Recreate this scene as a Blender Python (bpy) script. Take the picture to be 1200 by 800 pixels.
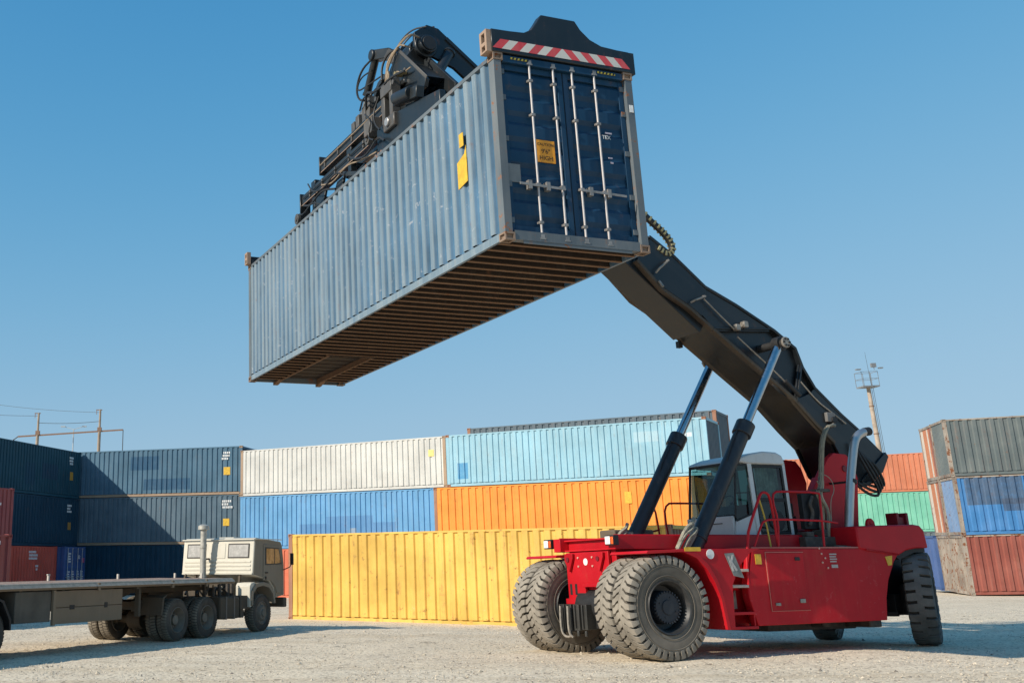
import bpy, bmesh, math, random
from mathutils import Vector, Matrix, Euler
import numpy as np

for o in list(bpy.data.objects): bpy.data.objects.remove(o)
SC = bpy.context.scene
COL = SC.collection
random.seed(7)
R = math.radians

# ------------------------------------------------------------------ camera, sky, sun
CAM_H = 1.694
cd = bpy.data.cameras.new('camera'); cam = bpy.data.objects.new('camera', cd); COL.objects.link(cam)
cd.sensor_width = 36.0; cd.sensor_fit = 'HORIZONTAL'
cd.lens = 1287.733 * 36.0 / 1200.0
cd.shift_x = (600 - 359.0) / 1200.0
cd.shift_y = -(400 - 314.83) / 1200.0
cd.clip_start = 0.1; cd.clip_end = 5000
PITCH, ROLL = 0.260509588, -0.00738695656
cam.matrix_world = Matrix.Translation((0, 0, CAM_H)) @ Matrix.Rotation(PITCH, 4, 'X') @ Matrix.Rotation(math.pi/2, 4, 'X') @ Matrix.Rotation(ROLL, 4, 'Z')
SC.camera = cam

SUN_AZ, SUN_EL = 209.0, 30.1          # azimuth ccw from +x, the side the sun stands on
w = bpy.data.worlds.new('World'); SC.world = w; w.use_nodes = True
nt = w.node_tree; nt.nodes.clear()
sky = nt.nodes.new('ShaderNodeTexSky'); sky.sky_type = 'NISHITA'; sky.sun_disc = False
sky.sun_elevation = R(SUN_EL); sky.sun_rotation = R(90 - SUN_AZ)
sky.altitude = 100; sky.air_density = 1.0; sky.dust_density = 0.6; sky.ozone_density = 6.0
bg = nt.nodes.new('ShaderNodeBackground'); bg.inputs['Strength'].default_value = 0.12
wo = nt.nodes.new('ShaderNodeOutputWorld')
# deeper, cleaner blue than the raw model: one tone curve per channel over the whole sky
_sp = nt.nodes.new('ShaderNodeSeparateColor'); _cb = nt.nodes.new('ShaderNodeCombineColor'); nt.links.new(sky.outputs[0], _sp.inputs[0])
def _m(op, a, b):
    n = nt.nodes.new('ShaderNodeMath'); n.operation = op; nt.links.new(a, n.inputs[0])
    if isinstance(b, float): n.inputs[1].default_value = b
    else: nt.links.new(b, n.inputs[1])
    return n.outputs[0]
for _i, (_A, _n, _B) in enumerate(((.42, 2.2, .168), (.65, 1.5, .192), (.79, 1.6, .20))):
    _p = _m('POWER', _m('MULTIPLY', _sp.outputs[_i], .12), _n)
    nt.links.new(_m('MULTIPLY', _m('DIVIDE', _p, _m('ADD', _p, _B**_n)), _A/.12), _cb.inputs[_i])
nt.links.new(_cb.outputs[0], bg.inputs[0]); nt.links.new(bg.outputs[0], wo.inputs[0])
sd = bpy.data.lights.new('sun', 'SUN'); sd.energy = 5.0; sd.angle = R(0.53); sd.color = (1.0, 0.91, 0.78)
sun = bpy.data.objects.new('sun', sd); COL.objects.link(sun)
dv = Vector((math.cos(R(SUN_AZ))*math.cos(R(SUN_EL)), math.sin(R(SUN_AZ))*math.cos(R(SUN_EL)), math.sin(R(SUN_EL))))
sun.rotation_euler = dv.to_track_quat('Z', 'Y').to_euler(); sun.location = dv * 80
SC.view_settings.view_transform = 'Standard'; SC.view_settings.look = 'None'
SC.view_settings.exposure = 0.0; SC.view_settings.gamma = 1.0

# ------------------------------------------------------------------ materials
def nd(nt, t, **k):
    n = nt.nodes.new(t)
    for a, b in k.items(): setattr(n, a, b)
    return n
def mth(nt, op, a, b=None, c=None, clamp=False):
    n = nd(nt, 'ShaderNodeMath', operation=op); n.use_clamp = clamp
    for i, v in enumerate((a, b, c)):
        if v is None: continue
        if isinstance(v, (int, float)): n.inputs[i].default_value = v
        else: nt.links.new(v, n.inputs[i])
    return n.outputs[0]
def mixc(nt, f, a, b, mode='MIX'):
    n = nd(nt, 'ShaderNodeMix', data_type='RGBA', blend_type=mode)
    for i, v in ((0, f), (6, a), (7, b)):
        if isinstance(v, (int, float)): n.inputs[i].default_value = v
        elif isinstance(v, tuple): n.inputs[i].default_value = (*v[:3], 1)
        else: nt.links.new(v, n.inputs[i])
    return n.outputs[2]
def noise(nt, vec, scale, detail=4, rough=.55, dist=0.0):
    n = nd(nt, 'ShaderNodeTexNoise'); n.inputs['Scale'].default_value = scale
    n.inputs['Detail'].default_value = detail; n.inputs['Roughness'].default_value = rough
    n.inputs['Distortion'].default_value = dist
    nt.links.new(vec, n.inputs['Vector']); return n.outputs['Fac']
def mapr(nt, v, a, b, c=0.0, d=1.0):
    n = nd(nt, 'ShaderNodeMapRange'); n.clamp = True
    n.inputs[1].default_value = a; n.inputs[2].default_value = b; n.inputs[3].default_value = c; n.inputs[4].default_value = d
    nt.links.new(v, n.inputs[0]); return n.outputs[0]
MATS = {}
def paint(name, col, rough=.5, var=.12, streak=.25, streak_col=None, rust=.25, dust=.15, dust_col=(.42,.36,.28),
          bump=.35, patches=(), metal=0.0, spec=.4, streak_scale=(7, 7, .45), fine=.08, rust_col=(.13,.05,.022), chalk=0.0, detail_scale=1.0, rib=None):
    """weathered paint: slow fading, vertical wash streaks, rust specks, dust, dents"""
    if name in MATS: return MATS[name]
    m = bpy.data.materials.new(name); m.use_nodes = True; nt = m.node_tree; b = nt.nodes['Principled BSDF']
    tc = nd(nt, 'ShaderNodeTexCoord'); oi = nd(nt, 'ShaderNodeObjectInfo')
    off = mth(nt, 'MULTIPLY', oi.outputs['Random'], 41.0)
    va = nd(nt, 'ShaderNodeVectorMath', operation='ADD'); nt.links.new(tc.outputs['Object'], va.inputs[0]); nt.links.new(off, va.inputs[1])
    v = va.outputs[0]
    vs = nd(nt, 'ShaderNodeVectorMath', operation='MULTIPLY'); nt.links.new(v, vs.inputs[0]); vs.inputs[1].default_value = streak_scale
    n1 = noise(nt, v, .7*detail_scale, 5, .6); n2 = noise(nt, vs.outputs[0], 1.0, 6, .68); n3 = noise(nt, v, 4.5*detail_scale, 10, .72); n4 = noise(nt, v, 45, 3, .6)
    lo = tuple(c*(1-var*1.6) for c in col); hi = tuple(min(c*(1+var*1.2)+.012*var, 1) for c in col)
    c = mixc(nt, mapr(nt, n1, .3, .7), lo, hi)
    if patches:
        sp = nd(nt, 'ShaderNodeSeparateXYZ'); nt.links.new(tc.outputs['Object'], sp.inputs[0])
        for (x0, x1, z0, z1, pc, st) in patches:
            fx = mth(nt, 'COMPARE', sp.outputs[0], (x0+x1)/2, abs(x1-x0)/2)
            fz = mth(nt, 'COMPARE', sp.outputs[2], (z0+z1)/2, abs(z1-z0)/2)
            f = mth(nt, 'MULTIPLY', mth(nt, 'MULTIPLY', fx, fz), mapr(nt, n3, .25, .5, st*.55, st))
            c = mixc(nt, f, c, pc)
    if rib:                                       # ridge faces mixed towards the rib colour, troughs keep the base
        sr = nd(nt, 'ShaderNodeSeparateXYZ'); nt.links.new(tc.outputs['Object'], sr.inputs[0])
        c = mixc(nt, mth(nt, 'MULTIPLY', mapr(nt, sr.outputs[1], .008, .026, 1, 0), mapr(nt, n2, .25, .6, .35, .95)), c, rib)
    if streak_col is None: streak_col = tuple(.5*x+.5*y for x, y in zip(col, (.5, .47, .42)))
    c = mixc(nt, mapr(nt, n2, .5, .74, 0, streak), c, streak_col)
    if chalk: c = mixc(nt, mth(nt, 'MULTIPLY', mapr(nt, noise(nt, v, 8, 8, .72, .5), .60, .66, 0, chalk), mapr(nt, n1, .38, .55)), c, tuple(.35*x+.65*.55 for x in col))
    c = mixc(nt, mapr(nt, n4, .35, .65, 0, fine), c, tuple(x*.6 for x in col))
    if dust: c = mixc(nt, mapr(nt, n1, .45, .75, dust*.4, dust), c, dust_col)
    if rust:
        rm = mapr(nt, n3, .70-.16*rust, .74-.16*rust)
        rs = mth(nt, 'MULTIPLY', mapr(nt, n2, .52, .7), mapr(nt, n3, .56-.1*rust, .66-.1*rust))
        rf = mth(nt, 'MULTIPLY', mth(nt, 'MAXIMUM', rm, mth(nt, 'MULTIPLY', rs, .75)), min(1, .5+rust*.7))
        c = mixc(nt, rf, c, mixc(nt, n4, rust_col, tuple(x*2.1 for x in rust_col)))
        nt.links.new(mth(nt, 'ADD', mth(nt, 'MULTIPLY', rf, .35), mapr(nt, n1, .3, .7, rough-.07, rough+.1)), b.inputs['Roughness'])
    else: nt.links.new(mapr(nt, n3, .3, .7, max(rough-.09, .03), rough+.1), b.inputs['Roughness'])
    nt.links.new(c, b.inputs['Base Color']); b.inputs['Metallic'].default_value = metal
    b.inputs['Specular IOR Level'].default_value = spec
    if bump:
        bp = nd(nt, 'ShaderNodeBump'); bp.inputs['Strength'].default_value = bump; bp.inputs['Distance'].default_value = .02
        h = mth(nt, 'ADD', noise(nt, v, 1.7, 2), mth(nt, 'MULTIPLY', n3, .18)); nt.links.new(h, bp.inputs['Height']); nt.links.new(bp.outputs[0], b.inputs['Normal'])
    MATS[name] = m; return m
def plain(name, col, rough=.5, metal=0.0, var=.15, scale=9, spec=.5, bump=0.0):
    if name in MATS: return MATS[name]
    m = bpy.data.materials.new(name); m.use_nodes = True; nt = m.node_tree; b = nt.nodes['Principled BSDF']
    tc = nd(nt, 'ShaderNodeTexCoord'); n = noise(nt, tc.outputs['Object'], scale, 6, .65)
    c = mixc(nt, mapr(nt, n, .3, .7), tuple(x*(1-var) for x in col), tuple(min(1, x*(1+var)) for x in col))
    nt.links.new(c, b.inputs['Base Color']); b.inputs['Metallic'].default_value = metal
    nt.links.new(mapr(nt, n, .3, .7, max(.03, rough-.08), rough+.08), b.inputs['Roughness']); b.inputs['Specular IOR Level'].default_value = spec
    if bump:
        bp = nd(nt, 'ShaderNodeBump'); bp.inputs['Strength'].default_value = bump; bp.inputs['Distance'].default_value = .01
        nt.links.new(noise(nt, tc.outputs['Object'], scale*3, 5), bp.inputs['Height']); nt.links.new(bp.outputs[0], b.inputs['Normal'])
    MATS[name] = m; return m
def glassmat(name, tint, ior=1.45, refl=1.0):
    m = bpy.data.materials.new(name); m.use_nodes = True; nt = m.node_tree; nt.nodes.clear()
    o = nd(nt, 'ShaderNodeOutputMaterial'); t = nd(nt, 'ShaderNodeBsdfTransparent'); t.inputs[0].default_value = (*tint, 1)
    g = nd(nt, 'ShaderNodeBsdfGlossy'); g.inputs['Roughness'].default_value = .03
    f = nd(nt, 'ShaderNodeLayerWeight'); f.inputs[0].default_value = .5; fo = mth(nt, 'MULTIPLY_ADD', mth(nt, 'POWER', f.outputs['Facing'], 4.0), .85, .05)
    mx = nd(nt, 'ShaderNodeMixShader'); nt.links.new(mth(nt, 'MULTIPLY', fo, refl, clamp=True), mx.inputs[0]); nt.links.new(t.outputs[0], mx.inputs[1]); nt.links.new(g.outputs[0], mx.inputs[2])
    nt.links.new(mx.outputs[0], o.inputs[0]); MATS[name] = m; return m

# ------------------------------------------------------------------ mesh building
class MB:
    def __init__(s): s.v = []; s.f = []; s.mi = []; s.cur = 0; s.M = None
    def add(s, vs, fs):
        o = len(s.v)
        if s.M is not None: vs = [tuple(s.M @ Vector(p)) for p in vs]
        s.v += [tuple(p) for p in vs]; s.f += [tuple(i+o for i in f) for f in fs]; s.mi += [s.cur]*len(fs); return s
    def box(s, a, b):
        x0, y0, z0 = a; x1, y1, z1 = b
        return s.add([(x0,y0,z0),(x1,y0,z0),(x1,y1,z0),(x0,y1,z0),(x0,y0,z1),(x1,y0,z1),(x1,y1,z1),(x0,y1,z1)],
                     [(0,3,2,1),(4,5,6,7),(0,1,5,4),(1,2,6,5),(2,3,7,6),(3,0,4,7)])
    def bar(s, p, q, wd, h, up=(0,0,1)):
        p, q = Vector(p), Vector(q); d = (q-p).normalized(); u = Vector(up)
        if abs(d.dot(u)) > .99: u = Vector((1,0,0))
        sx = d.cross(u).normalized()*wd/2; sz = sx.cross(d).normalized()*h/2
        vs = [p-sx-sz, p+sx-sz, p+sx+sz, p-sx+sz, q-sx-sz, q+sx-sz, q+sx+sz, q-sx+sz]
        return s.add(vs, [(0,1,2,3),(7,6,5,4),(0,4,5,1),(1,5,6,2),(2,6,7,3),(3,7,4,0)])
    def cyl(s, p, q, r0, r1=None, n=16, caps=True):
        r1 = r0 if r1 is None else r1; p, q = Vector(p), Vector(q); d = (q-p).normalized()
        a = d.orthogonal().normalized(); b = d.cross(a); vs = []
        for k in range(n):
            t = 2*math.pi*k/n; e = a*math.cos(t)+b*math.sin(t); vs += [p+e*r0, q+e*r1]
        fs = [(2*k, 2*((k+1)%n), 2*((k+1)%n)+1, 2*k+1) for k in range(n)]
        if caps: fs += [tuple(2*k for k in range(n))[::-1], tuple(2*k+1 for k in range(n))]
        return s.add(vs, fs)
    def tube(s, pts, r, n=8, smooth=0):
        pts = [Vector(p) for p in pts]
        for _ in range(smooth):
            q = [pts[0]]
            for a, b in zip(pts, pts[1:]): q += [a*.75+b*.25, a*.25+b*.75]
            pts = q + [pts[-1]]
        vs = []; nrm = None
        for i, p in enumerate(pts):
            d = (pts[min(i+1, len(pts)-1)]-pts[max(i-1, 0)]).normalized()
            if nrm is None: nrm = d.orthogonal().normalized()
            nrm = (nrm - d*nrm.dot(d)).normalized(); bb = d.cross(nrm)
            for k in range(n):
                t = 2*math.pi*k/n; vs.append(p+(nrm*math.cos(t)+bb*math.sin(t))*r)
        fs = []
        for i in range(len(pts)-1):
            for k in range(n): fs.append((i*n+k, i*n+(k+1)%n, (i+1)*n+(k+1)%n, (i+1)*n+k))
        fs += [tuple(range(n))[::-1], tuple((len(pts)-1)*n+k for k in range(n))]
        return s.add(vs, fs)
    def prism(s, prof, y0, y1, ax='y'):
        """profile (a,b) extruded: ax y -> (a,y,b); ax x -> (x,a,b); ax z -> (a,b,z)"""
        n = len(prof); f = {'y': lambda a, b, t: (a, t, b), 'x': lambda a, b, t: (t, a, b), 'z': lambda a, b, t: (a, b, t)}[ax]
        vs = [f(a, b, y0) for a, b in prof]+[f(a, b, y1) for a, b in prof]
        fs = [tuple(range(n)), tuple(range(2*n-1, n-1, -1))]+[(i, i+n, (i+1) % n+n, (i+1) % n) for i in range(n)]
        return s.add(vs, fs)
    def lathe(s, prof, n=32, c=(0,0,0)):
        """prof of (radius, y); axis along y"""
        m = len(prof); vs = []
        for k in range(n):
            t = 2*math.pi*k/n
            for r, y in prof: vs.append((c[0]+r*math.cos(t), c[1]+y, c[2]+r*math.sin(t)))
        fs = [(k*m+i, k*m+i+1, ((k+1) % n)*m+i+1, ((k+1) % n)*m+i) for k in range(n) for i in range(m-1)]
        return s.add(vs, fs)
    def mesh(s, name, ang=35, fix=True):
        me = bpy.data.meshes.new(name); me.from_pydata(s.v, [], s.f); me.update()
        if max(s.mi or [0]) > 0: me.polygons.foreach_set('material_index', s.mi)
        if fix:
            bm = bmesh.new(); bm.from_mesh(me); bmesh.ops.recalc_face_normals(bm, faces=bm.faces); bm.to_mesh(me); bm.free()
        if ang:
            me.polygons.foreach_set('use_smooth', [True]*len(me.polygons)); me.set_sharp_from_angle(angle=R(ang))
        return me
def link(name, me, mat, parent=None, bevel=0.0, seg=1):
    o = bpy.data.objects.new(name, me); COL.objects.link(o)
    mats = mat if isinstance(mat, (list, tuple)) else [mat]
    while len(me.materials) < len(mats): me.materials.append(None)
    for i, mm in enumerate(mats):
        o.material_slots[i].link = 'OBJECT'; o.material_slots[i].material = mm
    if parent is not None: o.parent = parent
    if bevel:
        bv = o.modifiers.new('bevel', 'BEVEL'); bv.width = bevel; bv.segments = seg; bv.limit_method = 'ANGLE'; bv.angle_limit = R(40)
    return o
def part(name, mb, mat, parent=None, bevel=0.0, ang=35, seg=1, label=None):
    o = link(name, mb.mesh(name, ang), mat, parent, bevel, seg)
    if label: o['label'] = label
    return o
def thing(name, label, cat, loc=(0,0,0), rot=(0,0,0), group=None):
    o = bpy.data.objects.new(name, None); COL.objects.link(o); o.empty_display_size = .3
    o.location = loc; o.rotation_euler = rot; o['label'] = label; o['category'] = cat
    if group: o['group'] = group
    return o
def text(body, size, mat, parent, M, name='lettering', ext=.002, align='CENTER'):
    cu = bpy.data.curves.new('t', 'FONT'); cu.body = body; cu.size = size; cu.extrude = ext; cu.align_x = align; cu.align_y = 'CENTER'
    to = bpy.data.objects.new('t', cu); COL.objects.link(to)
    bpy.context.view_layer.update()
    me = bpy.data.meshes.new_from_object(to.evaluated_get(bpy.context.evaluated_depsgraph_get()))
    bpy.data.objects.remove(to); bpy.data.curves.remove(cu)
    me.transform(M); return link(name, me, mat, parent)

# ------------------------------------------------------------------ ground
SPOTS = [(-3.0,26,0,5),(-1.2,29.4,0,3.5),(-6.5,21.5,0,4.5),(-9,16,0,5),(3.5,23.2,-.08,1.6),(9.5,26.3,-.04,2),(12,21.8,.02,2.5),(7.0,20.5,.0,3),
         (0,56,-.09,5),(8,51,-.09,5),(16,46,-.09,5),(-1,41,-.27,3.5),(5,36.6,-.27,3.5),(10.5,32,-.24,3),(-14,63,.06,4),(-4,60,.0,3),(30,51,.04,6)]
def gh(x, y):
    a = b = 0.0
    for sx, sy, z, r in SPOTS:
        k = math.exp(-((x-sx)**2+(y-sy)**2)/(2*r*r)); a += k*z; b += k
    t = min(max((y-60)/14, 0), 1)*min(max((x-26)/6, 0), 1); t = t*t*(3-2*t)
    return a/(b+.25)+.45*t
def ground():
    nx, ny = 260, 300
    us = np.linspace(-1, 1, nx); xs = np.sinh(us*5.2)/np.sinh(5.2)*900+4
    vs = np.linspace(0, 1, ny); ys = -40+45*vs*0+0
    ys = np.concatenate([np.linspace(-300, 8, 14), np.linspace(9, 36, 190), 36+np.sinh(np.linspace(.02, 1, 96)*5)/np.sinh(5)*1400]); ny = len(ys)
    rng = np.random.default_rng(3); V = []
    for y in ys:
        for x in xs:
            z = gh(x, y) if -60 < x < 90 and -10 < y < 120 else 0.0
            if 8 < y < 36 and -14 < x < 20:
                z += .012*math.sin(x*1.7+y*.6)*math.sin(y*1.3-x*.4)+.008*math.sin(x*4.1-1.3*y)+rng.normal(0, .006)
            V.append((x, y, z))
    F = [(j*nx+i, j*nx+i+1, (j+1)*nx+i+1, (j+1)*nx+i) for j in range(ny-1) for i in range(nx-1)]
    me = bpy.data.meshes.new('ground'); me.from_pydata(V, [], F); me.update(); me.polygons.foreach_set('use_smooth', [True]*len(F))
    m = bpy.data.materials.new('gravel'); m.use_nodes = True; nt = m.node_tree; b = nt.nodes['Principled BSDF']
    tc = nd(nt, 'ShaderNodeTexCoord'); v = tc.outputs['Object']
    n1 = noise(nt, v, .16, 5, .6); n2 = noise(nt, v, 1.3, 6, .65); n3 = noise(nt, v, 9, 6, .7)
    vo = nd(nt, 'ShaderNodeTexVoronoi'); vo.inputs['Scale'].default_value = 26; nt.links.new(v, vo.inputs['Vector'])
    vo2 = nd(nt, 'ShaderNodeTexVoronoi'); vo2.inputs['Scale'].default_value = 11; nt.links.new(v, vo2.inputs['Vector'])
    c = mixc(nt, mapr(nt, n1, .35, .65), (.70,.58,.415), (.80,.675,.50))
    c = mixc(nt, mapr(nt, n2, .42, .7, 0, .45), c, (.58,.475,.345))
    sp = nd(nt, 'ShaderNodeSeparateColor'); nt.links.new(vo.outputs['Color'], sp.inputs[0])
    c = mixc(nt, mapr(nt, sp.outputs[0], 0, 1, 0, .5), c, (.82,.71,.56))
    c = mixc(nt, mapr(nt, sp.outputs[1], .66, .92, 0, .75), c, (.33,.27,.20))
    wv = nd(nt, 'ShaderNodeVectorMath', operation='MULTIPLY'); wv.inputs[1].default_value = (.05, .9, 1); nt.links.new(v, wv.inputs[0])
    c = mixc(nt, mapr(nt, noise(nt, wv.outputs[0], 1.0, 4, .6, .6), .5, .68, 0, .45), c, (.50,.385,.25))
    c = mixc(nt, mapr(nt, noise(nt, v, .45, 7, .7, .4), .58, .72, 0, .4), c, (.42,.34,.245))
    sp2 = nd(nt, 'ShaderNodeSeparateColor'); nt.links.new(vo2.outputs['Color'], sp2.inputs[0])
    c = mixc(nt, mth(nt, 'MULTIPLY', mapr(nt, sp2.outputs[0], .8, .95, 0, .7), mapr(nt, n2, .5, .6)), c, (.24,.19,.14))
    nt.links.new(c, b.inputs['Base Color']); b.inputs['Roughness'].default_value = .95; b.inputs['Specular IOR Level'].default_value = .15
    bp = nd(nt, 'ShaderNodeBump'); bp.inputs['Strength'].default_value = .45; bp.inputs['Distance'].default_value = .015
    h = mth(nt, 'ADD', mth(nt, 'MULTIPLY', vo.outputs['Distance'], -.7), mth(nt, 'ADD', n3, mth(nt, 'MULTIPLY', vo2.outputs['Distance'], -.35)))
    nt.links.new(h, bp.inputs['Height']); nt.links.new(bp.outputs[0], b.inputs['Normal'])
    o = link('ground', me, m); o['kind'] = 'structure'
    # loose stones lying on it
    st = MB(); rr = random.Random(5)
    n = 0
    while n < 20000:
        y = 14.5+(rr.random()**1.9)*24; x = rr.uniform(-.33*y-1.5, .68*y+1.5)
        r = rr.uniform(.008, .022)*(1 if rr.random() < .96 else 2.0)
        z = gh(x, y); ang = rr.uniform(0, 6.28); vs = []
        for (a, bb, cc) in ((1,0,.1),(.3,.9,.0),(-.8,.5,.1),(-.7,-.6,.0),(.4,-.9,.1),(.1,.05,.75)):
            a *= rr.uniform(.7, 1.3); bb *= rr.uniform(.7, 1.3); cc = cc*rr.uniform(.7, 1.3)-.12
            vs.append((x+r*(a*math.cos(ang)-bb*math.sin(ang)), y+r*(a*math.sin(ang)+bb*math.cos(ang)), z+r*cc+.004))
        st.cur = 0 if rr.random() < .62 else (1 if rr.random() < .6 else 2)
        st.add(vs, [(0,1,5),(1,2,5),(2,3,5),(3,4,5),(4,0,5)]); n += 1
    g = link('gravel', st.mesh('gravel', 0, fix=False), [plain('stone_pale', (.56,.48,.37), .95, var=.2), plain('stone_tan', (.50,.42,.31), .95, var=.25), plain('stone_dark', (.20,.17,.14), .95, var=.25)])
    g['kind'] = 'stuff'; g['label'] = 'loose gravel stones scattered over the pale yard ground'; g['category'] = 'gravel'
ground()

# ------------------------------------------------------------------ shipping containers
CACHE = {}
def cached(key, fn):
    if key not in CACHE: CACHE[key] = fn()
    return CACHE[key]
def casting_mesh():
    bm = bmesh.new(); bmesh.ops.create_cube(bm, size=1)
    bmesh.ops.scale(bm, vec=(.178, .162, .118), verts=bm.verts)
    fs = list(bm.faces)
    r = bmesh.ops.inset_individual(bm, faces=fs, thickness=.036)
    for f in fs:
        n = f.normal.copy()
        bmesh.ops.translate(bm, vec=-n*.03, verts=f.verts) if False else None
    ex = bmesh.ops.extrude_discrete_faces(bm, faces=fs)
    for f in ex['faces']: bmesh.ops.translate(bm, vec=-f.normal*.032, verts=f.verts)
    me = bpy.data.meshes.new('corner_casting'); bm.to_mesh(me); bm.free()
    return me
def corr_profile(L, pitch, d, flat=.36, slope=.13):
    """outline (s, depth) of a trapezoid corrugation over length L; depth 0 is the outer face"""
    n = max(2, round(L/pitch)); p = L/n; pts = []
    for k in range(n):
        s = k*p
        pts += [(s, 0), (s+p*flat, 0), (s+p*(flat+slope), d), (s+p*(flat+slope)+p*(1-flat-2*slope), d)]
    pts += [(L, 0)]
    return pts
def corr_panel(L, z0, z1, pitch, d, seed=0, dent=.0, flat=.36, slope=.13):
    """panel in the local xz plane, outer face at y=0, going in to +y; a back sheet closes it"""
    rr = random.Random(seed); pts = corr_profile(L, pitch, d, flat, slope); mb = MB(); vs = []; m = len(pts)
    rows = 7 if dent else 2
    zs = [z0+(z1-z0)*k/(rows-1) for k in range(rows)]
    dents = [(rr.uniform(0, L), rr.uniform(z0, z1), rr.uniform(.3, 1.1), rr.uniform(-.4, 1)*dent) for _ in range(int(L*1.6))] if dent else []
    for z in zs:
        for s, y in pts:
            e = sum(a*math.exp(-((s-sx)**2+((z-sz)*.8)**2)/(2*r*r)) for sx, sz, r, a in dents if abs(s-sx) < 3*r)
            if z in (z0, z1): e *= .25
            vs.append((s, y+e, z))
    fs = [(j*m+i, j*m+i+1, (j+1)*m+i+1, (j+1)*m+i) for j in range(rows-1) for i in range(m-1)]
    mb.add(vs, fs)
    mb.add([(0,d+.012,z0),(L,d+.012,z0),(L,d+.012,z1),(0,d+.012,z1)], [(3,2,1,0)])
    return mb.mesh('side_panel', 20, fix=False)
def box_mesh(a, b): return MB().box(a, b).mesh('m', 0)
STEEL_DARK = plain('underside_steel', (.10,.065,.042), .8, var=.35)
CAST = paint('casting_rust', (.30,.20,.13), .8, rust=.7, dust=.1, streak=.2)
WHITE_MARK = plain('white_marking', (.72,.72,.70), .6, var=.2)
YEL_MARK = plain('yellow_sticker', (.66,.40,.03), .5, var=.25)
def container(label, loc, yaw, side, frame=None, end=None, L=12.192, W=2.438, H=2.591, rx=0., ry=0., pitch=.278, group=None, cast=None,
              doors=None, seed=0, depth=.046, marks=(), dent=.0, roof=None, underside=False, post=None, size=1.0, rail=None, flat=.56, slope=.09):
    """local x along the length, y away from the long face in view, z up; origin at the lower corner of that face"""
    t = thing('shipping_container', label, 'container', loc, (rx, ry, yaw), group)
    frame = frame or side; end = end or side; cast = cast or frame; roof = roof or side; post = post or frame; rail = rail or side; t.scale = (size,)*3
    for x in (0, L-.16):
        for y, s in ((.006, 0), (W-.126, 1)):
            me = cached(('post', H), lambda: box_mesh((0, 0, .118), (.16, .12, H-.118)))
            o = link('corner_post', me, post, t); o.location = (x+(.006 if x == 0 else -.006), y, 0)
    cm = cached('cast', casting_mesh)
    for x in (.089-.004, L-.089+.004):
        for y in (.081-.004, W-.081+.004):
            for z in (.059-.004, H-.059+.004):
                o = link('corner_casting', cm, cast, t); o.location = (x, y, z)
    tr = cached(('tr', L, H), lambda: box_mesh((.178, 0, H-.075), (L-.178, .06, H-.014)))
    br = cached(('br', L), lambda: MB().box((.178, 0, .02), (L-.178, .05, .135)).box((.178, .068, .135), (L-.178, .085, .18)).mesh('bottom_rail', 0))
    for y, s in ((.012, 1), (W-.012, -1)):
        o = link('top_rail', tr, frame, t); o.location = (0, y, 0); o.scale = (1, s, 1)
        o = link('bottom_rail', br, rail, t); o.location = (0, y, 0); o.scale = (1, s, 1)
    sp = cached(('sp', L, H, pitch, depth, seed if dent else 0, dent, flat), lambda: corr_panel(L-.32, .166, H-.07, pitch, depth, seed, dent, flat, slope))
    o = link('side_panel', sp, side, t); o.location = (.16, .016, 0)
    o = link('side_panel', sp, side, t); o.location = (L-.16, W-.016, 0); o.rotation_euler = (0, 0, math.pi)
    er = cached(('er', W, H), lambda: MB().box((0, .162, H-.12), (.10, W-.162, H-.016)).mesh('end_rail', 0))
    es = cached(('es', W), lambda: MB().box((0, .162, .012), (.08, W-.162, .15)).mesh('end_sill', 0))
    for x, s in ((.008, 1), (L-.008, -1)):
        o = link('end_rail', er, frame, t); o.location = (x, 0, 0); o.scale = (s, 1, 1)
        o = link('end_sill', es, frame, t); o.location = (x, 0, 0); o.scale = (s, 1, 1)
    ep = cached(('ep', W, H), lambda: corr_panel(W-.24, .15, H-.115, .25, .045))
    ends = [e for e in (0, 1) if e != doors]
    for e in ends:
        o = link('end_panel', ep, end, t)
        if e == 0: o.location = (.03, W-.12, 0); o.rotation_euler = (0, 0, -math.pi/2)
        else: o.location = (L-.03, .12, 0); o.rotation_euler = (0, 0, math.pi/2)
    if doors is not None: simple_doors(t, doors, L, W, H, end, frame)
    rf = cached(('rf', L, W, H), lambda: roof_mesh(L, W, H)); link('roof', rf, roof, t)
    if not underside:
        fl = cached(('fl', L, W), lambda: box_mesh((.09, .08, .10), (L-.09, W-.08, .13))); link('floor', fl, STEEL_DARK, t)
    for mk in marks: marking(t, *mk)
    return t
def roof_mesh(L, W, H):
    mb = MB(); n = int((L-.4)/.42); vs = []; p = (L-.3)/n
    prof = [(.08, H-.02)]
    for k in range(n):
        x = .15+k*p; prof += [(x, H-.034), (x+p*.35, H-.034), (x+p*.5, H-.018), (x+p*.85, H-.018)]
    prof += [(L-.08, H-.02)]
    m = len(prof); vs = [(x, .07, z) for x, z in prof]+[(x, W-.07, z) for x, z in prof]
    mb.add(vs, [(i, i+1, m+i+1, m+i) for i in range(m-1)])
    mb.add([(.08, .07, H-.05), (L-.08, .07, H-.05), (L-.08, W-.07, H-.05), (.08, W-.07, H-.05)], [(3,2,1,0)])
    return mb.mesh('roof', 15, fix=False)
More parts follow.
